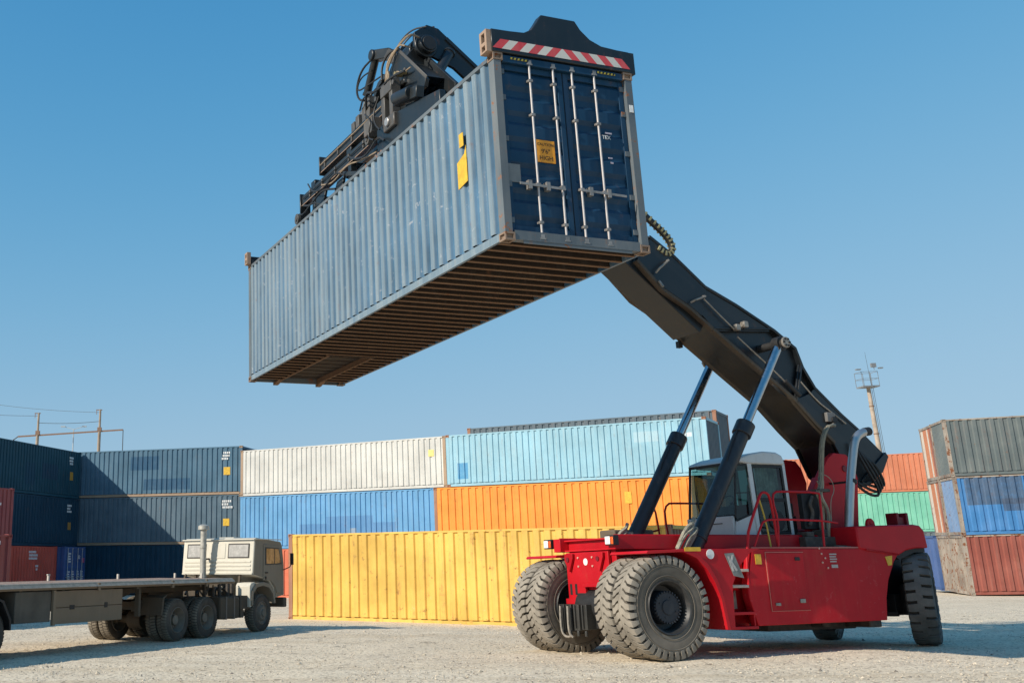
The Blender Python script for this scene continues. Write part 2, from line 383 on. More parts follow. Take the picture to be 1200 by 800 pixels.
def simple_doors(t, e, L, W, H, mat, frame):
    """two leaves with ribs, rods and handles; leaf local: x=0 outer face looking to -x"""
    for k in (0, 1):
        y0, y1 = ((.13, W/2-.012), (W/2+.012, W-.13))[k]
        mb = MB(); zs = [.16, .30]; n = 5; hh = (H-.12-.30-.14)/n
        prof = [(.0, .155)]
        for q in range(n):
            z = .30+q*hh; prof += [(0, z), (.03, z+.07), (.03, z+hh-.13), (0, z+hh-.06)]
        prof += [(0, H-.125), (.045, H-.125), (.045, .155)]
        mb.prism(prof, y0, y1)
        d = link('door', cached(('door', k, W, H), lambda: mb.mesh('door', 20)), mat, t)
        if e == 0: d.location = (.05, 0, 0)
        else: d.location = (L-.05, W, 0); d.rotation_euler = (0, 0, math.pi)
        for q in (.27, .73):
            y = y0+(y1-y0)*q
            rm = cached(('rod', k, q, W, H), lambda: MB().cyl((-.035, y, .10), (-.035, y, H-.09), .017, n=8).box((-.05, y-.035, .07), (-.005, y+.035, .15)).box((-.05, y-.035, H-.14), (-.005, y+.035, H-.07)).box((-.05, y-.03, 1.1), (0, y+.03, 1.16)).mesh('lock_rod', 40))
            link('lock_rod', rm, GALV, d)
        hm = cached(('hdl', k, W), lambda: MB().box((-.06, y0+.1, .98), (-.045, y1-.1, 1.01)).mesh('handle', 0))
        link('handle', hm, GALV, d)
GALV = plain('galvanised_steel', (.55,.54,.52), .45, .35, var=.2)
def marking(t, kind, x0, z0, w_, h_, seed=1, mat=None):
    """small print on the long face, following no corrugation: rows of short strokes too small to read, or a plain sticker"""
    mb = MB(); rr = random.Random(seed)
    if kind == 'rows':
        rows = max(1, int(h_/.16))
        for r_ in range(rows):
            x = x0+rr.uniform(0, .1)
            while x < x0+w_*rr.uniform(.6, 1.0):
                d = rr.uniform(.05, .085); mb.box((x, .006, z0+h_-r_*.16-.11), (x+d, .016, z0+h_-r_*.16)); x += d+.035
        part('serial_marking', mb, mat or WHITE_MARK, t, ang=0)
    else:
        mb.box((x0, .004, z0), (x0+w_, .016, z0+h_)); part('sticker', mb, mat or YEL_MARK, t, ang=0)

# paints of the yard
P_SLATE = paint('slate_blue', (.078,.165,.240), .6, chalk=.2, spec=.12, streak=.2, rust=.12, dust=.05, patches=[(5.4,7.1,1.45,2.2,(.022,.085,.165),.85),(6.2,9.0,.35,.95,(.022,.085,.165),.8)])
P_SLATE2 = paint('slate_grey', (.090,.148,.195), .6, chalk=.2, spec=.12, streak=.22, rust=.18, dust=.08)
P_NAVY = paint('deep_navy', (.006,.045,.082), .55, streak=.05, rust=.03, dust=.03, spec=.2)
P_TEAL = paint('navy_teal', (.008,.062,.095), .55, streak=.06, rust=.03, dust=.03, spec=.2, patches=[(7.9,9.6,.9,1.7,(.012,.045,.085),.85),(6.2,7.2,.5,1.6,(.012,.055,.10),.7)])
P_MAROON = paint('maroon', (.28,.035,.04), .55, streak=.2, rust=.2)
P_RED = paint('signal_red', (.62,.085,.05), .5, streak=.18, rust=.1)
P_WHITE = paint('chalk_white', (.61,.605,.57), .5, streak=.25, streak_col=(.55,.5,.4), rust=.16, dust=.08)
P_SKY = paint('sky_blue', (.105,.32,.57), .5, chalk=.25, streak=.2, rust=.1, dust=.08, patches=[(3.6,9.2,.7,1.2,(.06,.20,.42),.75),(5.2,7.9,1.2,1.55,(.06,.20,.42),.7),(6.6,6.95,.35,.95,(.30,.36,.42),.8)])
P_CYAN = paint('pale_cyan', (.27,.50,.61), .5, chalk=.25, streak=.35, streak_col=(.55,.60,.56), rust=.16, dust=.08, patches=[(.4,.95,.35,1.1,(.03,.27,.52),.9),(10.6,11.4,1.66,1.84,(.75,.78,.78),.8),(8.9,10.0,1.55,2.0,(.70,.75,.75),.22)])
P_ORANGE = paint('bright_orange', (.89,.285,.025), .5, streak=.25, streak_col=(.62,.2,.05), rust=.3, dust=.08)
P_CORAL = paint('orange_red', (.66,.15,.07), .5, streak=.2, rust=.15)
P_YELLOW = paint('worn_yellow', (.76,.47,.085), .5, var=.16, chalk=.3, streak=.42, streak_col=(.46,.25,.06), rust=.5, dust=.1)
P_KBLUE = paint('dark_grey_blue', (.06,.10,.13), .55, streak=.3, rust=.35)
P_RGREY = paint('weathered_grey', (.095,.13,.14), .6, streak=.35, streak_col=(.20,.15,.14), rust=.32, dust=.2)
P_RBLUE = paint('patchy_blue', (.03,.20,.48), .5, streak=.25, rust=.2, patches=[(.3,2.6,1.3,2.6,(.03,.065,.12),.85),(1.7,12,1.0,1.55,(.025,.05,.10),.8),(2.8,12,2.3,2.6,(.04,.09,.2),.5)])
P_RRED = paint('brick_red', (.27,.055,.038), .6, streak=.22, streak_col=(.42,.25,.2), rust=.4)
P_RUSTW = paint('rusty_white', (.34,.29,.24), .65, var=.3, streak=.75, streak_col=(.13,.05,.03), rust=.9, dust=.2, streak_scale=(9, 9, .35))
P_RENDBL = paint('end_blue', (.13,.24,.42), .6, streak=.4, rust=.5)
P_ORW = paint('orange_white', (.46,.16,.07), .55, streak=.4, rust=.5, patches=[(.0,.42,0,3,(.55,.52,.46),.95),(1.15,1.5,0,3,(.55,.52,.46),.95),(1.75,2.3,0,3,(.20,.05,.04),.9)])
P_GREEN = paint('mint_green', (.14,.47,.34), .5, streak=.25, rust=.15)
P_FAR_OR = paint('far_orange', (.55,.16,.07), .55, streak=.25, rust=.35)
P_BROWN = paint('dark_brown_rust', (.10,.06,.045), .7, rust=.6)
P_RUSTFRAME = paint('rust_frame', (.34,.15,.085), .75, rust=.55, streak=.3)
P_TANFRAME = paint('tan_rust_frame', (.37,.255,.17), .7, rust=.45, streak=.3)
P_DOORBLUE = paint('door_blue', (.03,.10,.30), .5, rust=.1)
DEG = R
def along(o, yaw, s, n=0): return (o[0]+math.cos(yaw)*s-math.sin(yaw)*n, o[1]+math.sin(yaw)*s+math.cos(yaw)*n)
H0 = 2.591
GW = 'containers stacked in the yard'
# slate blue stack, left middle
yD = -.29090186; oD = along((-15.2307, 63.2834), yD, -.14, .45)
mk = [('rows', 11.0, 1.75, .6, .55, 2), ('sticker', 11.12, 1.05, .38, .42)]
container('faded slate blue container on top of its stack, immediately left of the white container', (*oD, .06+2*H0), yD, P_SLATE, rail=P_TANFRAME, cast=P_TANFRAME, roof=P_BROWN, end=P_NAVY, marks=mk, group=GW, pitch=.3)
container('slate grey container in the middle of its stack, under the faded slate blue one', (*oD, .06+H0), yD, P_SLATE2, rail=P_TANFRAME, cast=P_TANFRAME, marks=[('rows', 11.0, 1.75, .6, .55, 5), ('sticker', 11.12, .95, .36, .38)], group=GW, pitch=.3)
container('dark blue container at ground level behind the flatbed trailer and truck cab', (*oD, .06), yD, P_NAVY, group=GW, pitch=.3)
# navy stack running towards the corner, far left
yL = 1.27797383; oL = along((-16.3154, 51.3786), yL, -.18, .0)
container('dark navy teal container on top of its stack at the far left edge', (*oL, 2*H0), yL, P_TEAL, marks=[('rows', 10.9, 1.75, .6, .5, 7), ('sticker', 11.05, .98, .34, .45, 1, plain('ochre_sticker', (.45,.24,.03)))], group=GW)
container('dark navy container directly under the top one at the far left edge', (*oL, H0), yL, P_NAVY, marks=[('rows', 10.9, 1.75, .6, .5, 8), ('sticker', 11.05, .9, .34, .4, 1, plain('ochre', (.35,.2,.05)))], group=GW)
o2 = along(oL, yL, -2.15)
container('bright red container on the ground under the two navy containers', (*o2, 0), yL, P_RED, frame=P_RED, marks=[('rows', 9.3, 1.85, .9, .5, 3), ('rows', 10.0, 1.2, .3, .45, 4)], group=GW)
# little blue box with its doors to the yard, in the corner
yB = yL - math.pi/2
ob = along(oL, yL, 9.55+.46, -.40)
tb = container('small blue corner container with white figures on its doors beside the bright red one', (ob[0]-math.cos(yB)*6.0, ob[1]-math.sin(yB)*6.0, 0), yB, P_DOORBLUE, L=6.058, doors=1, group=GW)
for (y, z, ww, hh) in ((.42, 1.75, .36, .55), (.42, .85, .3, .5), (.9, .85, .3, .5), (1.5, .85, .24, .5), (1.9, .85, .34, .5), (1.55, 1.95, .3, .2), (1.45, .5, .3, .16), (1.9, .5, .3, .16)):
    mb = MB(); rr = random.Random(int(y*100))
    for q in range(4):
        z1 = z+hh*(q+.1)/4; mb.box((6.02, y+rr.uniform(0, .05), z1), (6.032, y+ww-rr.uniform(0, .1), z1+hh/4*.62))
    mb.box((6.02, y, z), (6.032, y+ww*.25, z+hh))
    part('door_marking', mb, WHITE_MARK, tb, ang=0)
part('placard', MB().box((6.02, 2.0, 1.75), (6.03, 2.3, 2.0)), plain('pink_placard', (.5,.1,.2)), tb, ang=0)
# maroon pair in front of them
yM = R(66)
om = along((-9.04, 34.5), yM, -12.192)
container('maroon container standing low behind the trailer, nearest at the left edge', (*om, -.02), yM, P_MAROON, group=GW, pitch=.33, marks=[('rows', 11.3, 2.2, .5, .2, 3), ('sticker', 11.3, .9, .16, .35, 1, plain('ochre', (.35,.2,.05)))])
om = along((-13.6, 51.8), yM, -12.192)
container('maroon container with small white figures above the nearest maroon one', (*om, 2.48), yM, P_MAROON, group=GW, marks=[('rows', 10.3, 1.7, 1.3, .22, 3), ('rows', 10.9, 1.3, .3, .2, 3)])
container('maroon container on the ground, hidden behind the nearest maroon one', (*om, -.11), yM, P_MAROON, group=GW)
# white / light blue / coral stack
yW = -.56803623; oW = (-3.62768, 59.97057)
HW = 2.438
container('white container on top of the light blue one, between slate blue and pale cyan', (*oW, 5.095), yW, P_WHITE, H=HW, frame=P_WHITE, post=P_TANFRAME, cast=P_TANFRAME, group=GW, marks=[('sticker', 11.25, 1.5, .3, .32, 1, plain('faded_yellow_sticker', (.75,.62,.2)))], pitch=.30)
container('light blue container with ghost lettering, under the white container', (*oW, 2.36), yW, P_SKY, H=2.73, L=11.47, group=GW, pitch=.29)
container('orange red container on the ground under the light blue one, seen behind the truck mirror', (*oW, -.085), yW, P_CORAL, H=2.44, group=GW)
oC = along(oW, yW, 12.20)
container('pale cyan container on top of the orange one', (*oC, 5.095), yW, P_CYAN, H=2.46, frame=P_CYAN, cast=P_RUSTFRAME, end=P_KBLUE, group=GW, pitch=.30)
oO = (6.02, 53.72)
container('bright orange container under the pale cyan one', (*oO, 2.50), yW, P_ORANGE, frame=P_ORANGE, post=P_RUSTFRAME, cast=P_RUSTFRAME, group=GW, pitch=.36, marks=[('sticker', 9.2, 1.55, .3, .5, 1, YEL_MARK)], H=2.585)
container('dark brown container on the ground under the orange one, mostly behind the yellow one', (*oO, -.09), yW, P_BROWN, group=GW)
oK = along(oW, yW, 12.0, 3.0)
for k, (lb, mt) in enumerate((('dark container at ground level behind the orange ones', P_BROWN), ('dark grey blue container in the back row behind the orange one', P_KBLUE), ('dark grey blue container peeking above the pale cyan one in the back row', P_KBLUE))):
    container(lb, (*oK, -.05+k*2.745), yW, mt, end=P_BROWN if k < 2 else P_KBLUE, frame=P_KBLUE, post=P_RUSTFRAME, cast=P_RUSTFRAME, H=2.745, group=GW, pitch=.33)
# yellow one in front
yY = -.65298365
container('weathered yellow container standing alone on the ground in front of the stacks', (-.71, 40.04, -.25), yY, P_YELLOW, L=13.716, H=2.896, frame=P_YELLOW, post=P_RUSTFRAME, end=P_RUSTFRAME, cast=P_RUSTFRAME, group=GW, pitch=.37, depth=.05, dent=.012, seed=4, flat=.5, slope=.12)
# right hand stack
oR = (29.3901, 50.8656, .0496); yR = -.29863101; rxR, ryR = .01648, -.01826
RM = Matrix.Translation(oR) @ Euler((rxR, ryR, yR)).to_matrix().to_4x4()
rows = [[('brick red container at the bottom of the right hand stack', P_RRED, P_RUSTW), ('patchy blue container in the middle of the right hand stack', P_RBLUE, P_RENDBL), ('weathered grey container on top of the right hand stack', P_RGREY, P_RGREY)],
        [('rust streaked container at the bottom of the second row of the right hand stack', P_RUSTW, P_RUSTW), ('container with an orange and white end in the middle of the second row at right', P_CORAL, P_ORW), ('container with orange and white end on top of the second row at right', P_RRED, P_ORW)]]
for j, rw in enumerate(rows):
    for k, (lb, sm, em) in enumerate(rw):
        p = RM @ Vector((.03*((j+k) % 2), j*2.5, k*H0))
        container(lb, p, yR, sm, end=em, frame=P_RUSTW, cast=P_RUSTW, rx=rxR, ry=ryR, group=GW, pitch=.36, depth=.05, dent=.008, seed=j*3+k, flat=.4, slope=.14)
container('blue container low in the third row behind the right hand stack', RM @ Vector((-.1, 5.0, 0)), yR, P_DOORBLUE, frame=P_DOORBLUE, rx=rxR, ry=ryR, group=GW)
# far stack seen behind the counterweight
yG = R(-34); oG = (34.6-.9, 78+.6)
for z, H_, lb, mt in ((.42, 2.896, 'dark container at the bottom of the far stack behind the counterweight', P_KBLUE), (3.32, 2.591, 'mint green container in the far stack behind the counterweight', P_GREEN), (5.92, 2.52, 'faded orange red container on top of the mint green one', P_FAR_OR)):
    container(lb, (*oG, z), yG, mt, H=H_, group=GW, pitch=.32)

# ------------------------------------------------------------------ the lifted container
LCL = (-1.40869, 26.28201, 5.88641); LCR = (.00571513, -.0146335, -1.2173053)
L4, WD, HH = 12.192, 2.438, 2.896
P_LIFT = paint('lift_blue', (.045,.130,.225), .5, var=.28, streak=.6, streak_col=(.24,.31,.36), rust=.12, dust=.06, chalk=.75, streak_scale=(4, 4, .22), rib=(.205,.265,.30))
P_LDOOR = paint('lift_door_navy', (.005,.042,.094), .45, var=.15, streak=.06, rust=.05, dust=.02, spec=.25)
P_LFRAME = paint('lift_frame', (.085,.115,.14), .6, rust=.66, streak=.35, streak_col=(.20,.22,.22), rust_col=(.16,.07,.035)); P_LCAST = paint('lift_casting', (.24,.165,.12), .75, rust=.6, streak=.2)
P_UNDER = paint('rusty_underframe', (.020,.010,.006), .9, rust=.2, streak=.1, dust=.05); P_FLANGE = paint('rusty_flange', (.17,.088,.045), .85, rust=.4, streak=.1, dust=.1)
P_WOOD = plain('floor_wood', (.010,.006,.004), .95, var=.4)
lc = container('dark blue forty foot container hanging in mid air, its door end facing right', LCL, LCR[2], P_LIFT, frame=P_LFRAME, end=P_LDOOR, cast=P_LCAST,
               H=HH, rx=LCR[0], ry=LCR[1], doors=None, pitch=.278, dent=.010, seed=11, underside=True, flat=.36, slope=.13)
for ch in list(lc.children):                       # its door end gets real doors instead of the plain wall
    if ch.name.startswith(('end_panel', 'end_rail')) and ch.location.x > 6: bpy.data.objects.remove(ch)
def lpart(name, mb, mat, bevel=0., parent=None, ang=30): return part(name, mb, mat, parent or lc, bevel, ang)
# underframe
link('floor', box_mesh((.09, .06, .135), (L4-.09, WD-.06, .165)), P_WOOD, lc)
def cmesh(y1):
    m = MB().box((-.02, .06, .03), (.02, y1, .132)); m.cur = 1; m.box((-.035, .06, .016), (.022, y1, .029)); return m.mesh('cross_member', 0)
cmz, cms = cmesh(WD-.06), cmesh(.70)
nC = 37
for k in range(nC):
    x = .45+(L4-.75)*k/(nC-1)
    if x < 3.55:
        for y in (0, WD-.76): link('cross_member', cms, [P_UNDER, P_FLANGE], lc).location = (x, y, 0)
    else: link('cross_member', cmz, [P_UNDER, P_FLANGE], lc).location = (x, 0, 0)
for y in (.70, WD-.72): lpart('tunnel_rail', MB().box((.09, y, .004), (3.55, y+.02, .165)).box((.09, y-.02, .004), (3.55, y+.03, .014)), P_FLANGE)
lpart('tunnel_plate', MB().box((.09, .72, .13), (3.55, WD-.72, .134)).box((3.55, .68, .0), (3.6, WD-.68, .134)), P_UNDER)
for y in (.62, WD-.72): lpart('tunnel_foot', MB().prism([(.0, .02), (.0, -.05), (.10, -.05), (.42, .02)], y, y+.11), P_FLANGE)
ts = MB().box((-.02, .74, .118), (.02, WD-.74, .129)).mesh('tunnel_stiffener', 0)
for k in range(8): link('tunnel_stiffener', ts, P_UNDER, lc).location = (.35+k*.42, 0, 0)
# door end: header, posts, leaves
XD = L4-.012
lpart('door_header', MB().box((L4-.16, .165, HH-.13), (L4-.012, WD-.165, HH-.018)), P_LDOOR, .004)
lpart('door_sill', MB().box((L4-.16, .165, .018), (L4-.012, WD-.165, .135)).box((L4-.03, .30, -.035), (L4-.015, WD-.30, .03)), P_LFRAME, .004)
lpart('hazard_tape', MB().box((L4-.0115, .3, HH-.075), (L4-.006, .62, HH-.045)).box((L4-.0115, WD-.62, HH-.075), (L4-.006, WD-.3, HH-.045)), plain('yellow_tape', (.6,.45,.05), .6))
tp = MB()
for q in range(5):
    for y0 in (.3, WD-.62): tp.prism([(y0+.02+q*.062, HH-.076), (y0+.05+q*.062, HH-.076), (y0+.065+q*.062, HH-.044), (y0+.035+q*.062, HH-.044)], L4-.006, L4-.004, 'x')
lpart('hazard_tape_mark', tp, plain('black_mark', (.02,.02,.02), .7), ang=0)
BLK_RUB = plain('black_rubber', (.015,.015,.015), .7)
KEEP = plain('worn_keeper', (.26,.245,.23), .5, .3, var=.3)
def lift_door(k):
    y0, y1 = ((.135, WD/2-.008), (WD/2+.008, WD-.135))[k]
    mb = MB(); z0, z1 = .15, HH-.135
    x = L4-.075            # leaf outer face
    # rim
    mb.box((x-.05, y0, z0), (x, y0+.085, z1)).box((x-.05, y1-.085, z0), (x, y1, z1)).box((x-.05, y0+.085, z0), (x, y1-.085, z0+.10)).box((x-.05, y0+.085, z1-.09), (x, y1-.085, z1))
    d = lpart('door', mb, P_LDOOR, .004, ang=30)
    # horizontally ribbed sheet
    n = 6; zb = z0+.10; hh = (z1-.09-zb)/n; prof = []
    for q in range(n):
        z = zb+q*hh; prof += [(x-.046, z), (x-.046, z+.10), (x-.008, z+.17), (x-.008, z+hh-.06), (x-.046, z+hh)]
    vs = [(a, y0+.08, b) for a, b in prof]+[(a, y1-.08, b) for a, b in prof]; m = len(prof)
    sh = MB().add(vs, [(i, i+1, m+i+1, m+i) for i in range(m-1)])
    link('ribbed_sheet', sh.mesh('ribbed_sheet', 10, fix=False), P_LDOOR, d)
    part('seal', MB().box((x-.04, y0-.012, z0), (x-.012, y0+.0, z1)).box((x-.04, y1, z0), (x-.012, y1+.012, z1)), BLK_RUB, d, ang=0)
    ys = (.62, 1.03) if k == 0 else (1.36, 1.76)
    for y in ys:
        r_ = MB().cyl((x+.045, y, .03), (x+.045, y, HH-.06), .017, n=12)
        part('lock_rod', r_, plain('lock_rod_grey', (.44,.41,.40), .45, .2, var=.15), d, ang=45)
        for z in (.05, HH-.12): part('cam_keeper', MB().box((x+.01, y-.045, z), (x+.072, y+.045, z+.022)).box((x+.01, y-.03, z+.018), (x+.07, y+.03, z+.075)), KEEP, d, ang=0)
        for z in (.28, .86, 1.95, HH-.40): part('rod_guide', MB().box((x, y-.04, z+.012), (x+.030, y+.04, z+.042)).box((x+.026, y-.032, z+.008), (x+.07, y+.032, z+.046)), KEEP, d, ang=0)
    ya, yb = (.30, 1.06) if k == 0 else (1.33, 2.12)
    h = MB().bar((x+.075, ya, .87), (x+.075, yb, .85), .014, .035)
    for q in (.22, .62): h.box((x, ya+(yb-ya)*q-.03, .80), (x+.085, ya+(yb-ya)*q+.03, .93))
    part('handle', h, KEEP, d, ang=0)
    yh = y0-.03 if k == 0 else y1+.03
    for z in (.25, .8, 1.5, 2.15, HH-.33):
        part('hinge', MB().cyl((x+.03, yh, z), (x+.03, yh, z+.14), .022, n=8).box((x, min(yh, yh+(.10 if k == 0 else -.10)), z+.03), (x+.015, max(yh, yh+(.10 if k == 0 else -.10)), z+.11)), P_LFRAME, d, ang=40)
    return d, x
d0, xd = lift_door(0); d1, _ = lift_door(1)
ORG = plain('orange_label', (.75,.30,.015), .5, var=.2)
mb = MB(); mb.add([(xd+.012, .66, 1.26), (xd+.012, .97, 1.26), (xd+.012, .97, 1.60), (xd+.012, .66, 1.60)], [(0,1,2,3)])
mb.box((xd+.002, .66, 1.26), (xd+.011, .975, 1.61))
part('height_label', mb, ORG, d0, ang=0)
INK = plain('label_ink', (.05,.03,.015), .7)
def ltext(body, size, y, z, mat, par, x=None): return text(body, size, mat, par, Matrix.Translation((x or xd+.0135, y, z)) @ Matrix(((0,0,1,0),(1,0,0,0),(0,1,0,0),(0,0,0,1))))
ltext('CAUTION', .062, .815, 1.54, INK, d0); ltext('9\'6"', .10, .815, 1.43, INK, d0); ltext('HIGH', .095, .815, 1.325, INK, d0)
part('data_plate', MB().box((xd+.002, .16, .90), (xd+.012, .36, 1.18)), plain('grey_plate', (.17,.18,.18), .6), d0, ang=0)
ltext('TEX', .085, 1.92, 1.80, WHITE_MARK, d1, xd-.004)
part('small_label', MB().box((xd-.004, 1.90, 1.86), (xd+.002, 2.02, 1.885)).box((xd-.004, 1.92, 1.46), (xd+.002, 1.99, 1.48)).box((xd-.004, 1.95, 1.38), (xd+.002, 2.0, 1.41)), plain('pinkish_label', (.6,.5,.55), .6), d1, ang=0)
lpart('white_plate', MB().box((L4-.003, WD-.10, 2.24), (L4+.002, WD-.03, 2.36)), WHITE_MARK, ang=0)
# side stickers of the long face
part('height_sticker', MB().prism([(10.90,1.17),(11.20,1.22),(11.20,1.80),(11.14,1.68),(10.90,1.60)], .006, .014), YEL_MARK, lc, ang=0)
part('small_sticker', MB().box((11.0, .006, 1.82), (11.13, .014, 2.04)), YEL_MARK, lc, ang=0)

# ------------------------------------------------------------------ spreader frame holding it
SPB = paint('spreader_black', (.007,.012,.016), .40, var=.3, streak=.12, streak_col=(.07,.06,.05), rust=.14, dust=.06, dust_col=(.20,.17,.14), spec=.5, bump=.2)
SPG = paint('spreader_grey', (.055,.055,.055), .5, rust=.35, streak=.35, streak_col=(.17,.15,.13))
HOSE = plain('hose_black', (.018,.018,.018), .55)
HOSEB = plain('hose_tan', (.28,.21,.14), .7, var=.25)
CHROME = plain('chrome_rod', (.42,.44,.47), .2, 1.0, var=.12)
RUSTB = paint('rusty_block', (.33,.22,.155), .7, rust=.6)
sp = thing('container_spreader', 'black telescopic spreader frame with red and white striped end beam clamping the container', 'spreader', LCL, LCR)
def S(name, mb, mat=SPB, bevel=.008, ang=35, parent=None): return part(name, mb, mat, parent or sp, bevel, ang)
zt = HH
endp = [(-.02,zt+.005),(-.02,zt+.37),(.30,zt+.375),(.55,zt+.39),(.68,zt+.46),(.78,zt+.60),(.87,zt+.74),(1.47,zt+.735),(1.56,zt+.60),(1.72,zt+.46),(1.92,zt+.38),(2.2,zt+.36),(2.42,zt+.355),(2.42,zt+.005)]
for x0, x1 in ((L4-.13, L4+.02), (-.02, .13)): S('end_beam', MB().prism(endp if x0 > 1 else [(-.02,zt+.005),(-.02,zt+.22),(2.42,zt+.22),(2.42,zt+.005)], x0, x1, 'x'), bevel=.01)
# stripes on the end beam: chevron, mirrored about the middle
rd, wh = MB(), MB(); yy = -.01; n = 16; wS = 2.42/n
for k in range(n):
    a = -.01+k*wS; b = a+wS; sh = .14 if k < n/2 else -.14
    lo = (a, b); hi = (a+sh, b+sh); cl = lambda t: min(max(t, -.015), 2.41)
    if k < n/2: hi = tuple(min(t, 1.2) for t in hi)
    else: hi = tuple(max(t, 1.2) for t in hi)
    (rd if (k % 2 == 0) == (k < n/2) else wh).prism([(cl(lo[0]), zt+.06), (cl(lo[1]), zt+.06), (cl(hi[1]), zt+.215), (cl(hi[0]), zt+.215)], L4+.021, L4+.024, 'x')
S('red_stripe', rd, paint('stripe_red', (.62,.035,.05), .45, rust=.1, streak=.3), 0, 0); S('white_stripe', wh, paint('stripe_white', (.66,.64,.58), .5, rust=.12, streak=.3), 0, 0)
for x0, s_ in ((L4, 1), (0, 1)):
    for y0 in (-.10, 2.42):
        for_ = MB(); X = x0-.20 if x0 > 1 else x0+.02
        h = .36 if x0 > 1 else .30
        for_.box((X, y0, zt+.0), (X+.05, y0+.10, zt+h)).box((X+.15, y0, zt), (X+.20, y0+.10, zt+h)).box((X+.05, y0, zt+h-.05), (X+.15, y0+.10, zt+h)).box((X+.05, y0, zt+.11), (X+.15, y0+.10, zt+.17)).box((X+.05, y0, zt), (X+.15, y0+.10, zt+.03))
        S('corner_guide', for_, RUSTB if y0 < 0 else SPB, .004)
for x in (L4-.09, .09):
    for y in (.085, WD-.085): S('twist_lock', MB().cyl((x, y, zt-.06), (x, y, zt+.12), .045, n=10).box((x-.07, y-.04, zt+.02), (x+.07, y+.04, zt+.05)), SPG, 0)
# telescopic inner beams low on the roof, main beams above them
for y in (1.0, 1.44): S('telescopic_beam', MB().box((.1, y-.14, zt+.10), (6.0, y+.14, zt+.36)) if y < 1.2 else MB().box((6.2, y-.14, zt+.10), (L4-.1, y+.14, zt+.36)))
for y0, y1 in ((.80, .98), (1.46, 1.64)):
    S('upper_beam', MB().box((3.05, y0, 4.36), (7.0, y1, 4.62)), bevel=.012)
    S('lower_beam', MB().box((1.75, y0, 3.98), (7.6, y1, 4.22)), bevel=.012)
    for x in (2.4, 4.6, 6.6): S('beam_post', MB().box((x, y0+.02, zt+.12), (x+.16, y1-.02, 3.98)).box((x-.05, y0+.015, 4.22), (x+.2, y1-.015, 4.36)))
    S('beam_end_plate', MB().box((1.70, y0-.04, 3.62), (1.75, y1+.04, 4.28)).box((3.0, y0-.03, 4.30), (3.05, y1+.03, 4.75)))
for x in (1.9, 4.2, 7.2): S('cross_tie', MB().box((x, .98, 4.02), (x+.14, 1.46, 4.18)))
S('end_pulley', MB().cyl((1.62, .70, 3.68), (1.62, .82, 3.68), .13, n=18).cyl((1.62, .68, 3.68), (1.62, .70, 3.68), .06, n=12), SPG, .004)
S('side_pulley', MB().cyl((6.0, .66, 4.0), (6.0, .80, 4.0), .11, n=18).cyl((6.0, .64, 4.0), (6.0, .66, 4.0), .05, n=12), SPG, .004)
# lifting eyes, rollers, valve blocks, all on the near side
S('roller_box', MB().box((7.05, .55, 3.70), (7.55, .80, 3.97)), SPG, .02); S('roller', MB().cyl((7.3, .50, 3.84), (7.3, .56, 3.84), .09, n=16), plain('bare_steel', (.42,.40,.38), .4, .6), .01)
S('guide_block', MB().box((6.0, .60, 4.02), (6.42, .82, 4.34)), SPG, .012)
S('hanger_post', MB().box((6.86, .62, 3.86), (7.0, .80, 4.78)).box((7.22, .62, 3.86), (7.36, .80, 4.78)).box((6.86, .60, 4.5), (7.36, .82, 4.72)), SPG, .012)
for x, h in ((5.25, .42), (5.48, .55), (4.9, .36), (4.65, .3)): S('valve_block', MB().box((x, .9, 4.62), (x+.17, 1.15, 4.62+h)).cyl((x+.08, 1.0, 4.62+h), (x+.08, 1.0, 4.72+h), .03, n=8), SPG, .01)
for k in range(3): S('hydraulic_motor', MB().cyl((6.75+k*.13, .5, 3.30), (6.75+k*.13, .8, 3.30), .07, n=10), plain('copper_fitting', (.35,.2,.13), .5, .5), 0)
# slewing ring, rotator head
cx, cy = 6.75, 1.22
S('slewing_ring', MB().cyl((cx, cy, 4.42), (cx, cy, 4.56), .50, n=40).cyl((cx, cy, 4.56), (cx, cy, 4.64), .42, n=40), bevel=.01)
S('rotator_base', MB().prism([(cx-.55, cy-.40), (cx+.75, cy-.40), (cx+.95, cy), (cx+.75, cy+.45), (cx-.55, cy+.45), (cx-.7, cy)], 4.62, 4.72, 'z'), bevel=.01)
ckp = [(6.55, 4.40), (6.58, 5.08), (6.70, 5.20), (7.10, 5.42), (7.22, 5.40), (8.30, 4.36), (8.24, 4.22), (7.3, 4.22)]
for y in (.88, 1.50): S('head_cheek', MB().prism(ckp, y, y+.08), bevel=.01)
S('head_edge', MB().bar((7.16, .90, 5.42), (8.28, .90, 4.34), .16, .03, (0, 1, 0)).bar((6.56, .90, 4.5), (6.60, .90, 5.10), .16, .03, (0, 1, 0)), SPG)
S('head_body', MB().prism([(6.66, 4.62), (6.70, 5.05), (7.1, 5.28), (7.9, 4.62)], .96, 1.50)); S('head_plate', MB().prism([(1.0, 4.7), (1.0, 5.3), (1.35, 5.72), (1.55, 5.78), (1.62, 5.5), (1.58, 4.7)], 6.62, 6.70, 'x').prism([(1.0, 4.7), (1.0, 5.3), (1.35, 5.72), (1.55, 5.78), (1.62, 5.5), (1.58, 4.7)], 7.0, 7.08, 'x'))
# round guard plate on the far side of the head
gp = [(5.62, 4.60), (5.60, 4.95), (5.72, 5.20), (5.95, 5.34), (6.25, 5.38), (6.5, 5.34)]
gi = [(6.45, 5.24), (6.22, 5.28), (5.98, 5.23), (5.80, 5.10), (5.72, 4.92), (5.74, 4.60)]
S('curved_guard', MB().prism(gp+gi, .98, 1.6), bevel=.006); S('guard_wall', MB().prism(gi[::-1]+[(6.6, 4.6), (6.6, 5.2)][::-1], 1.3, 1.36))
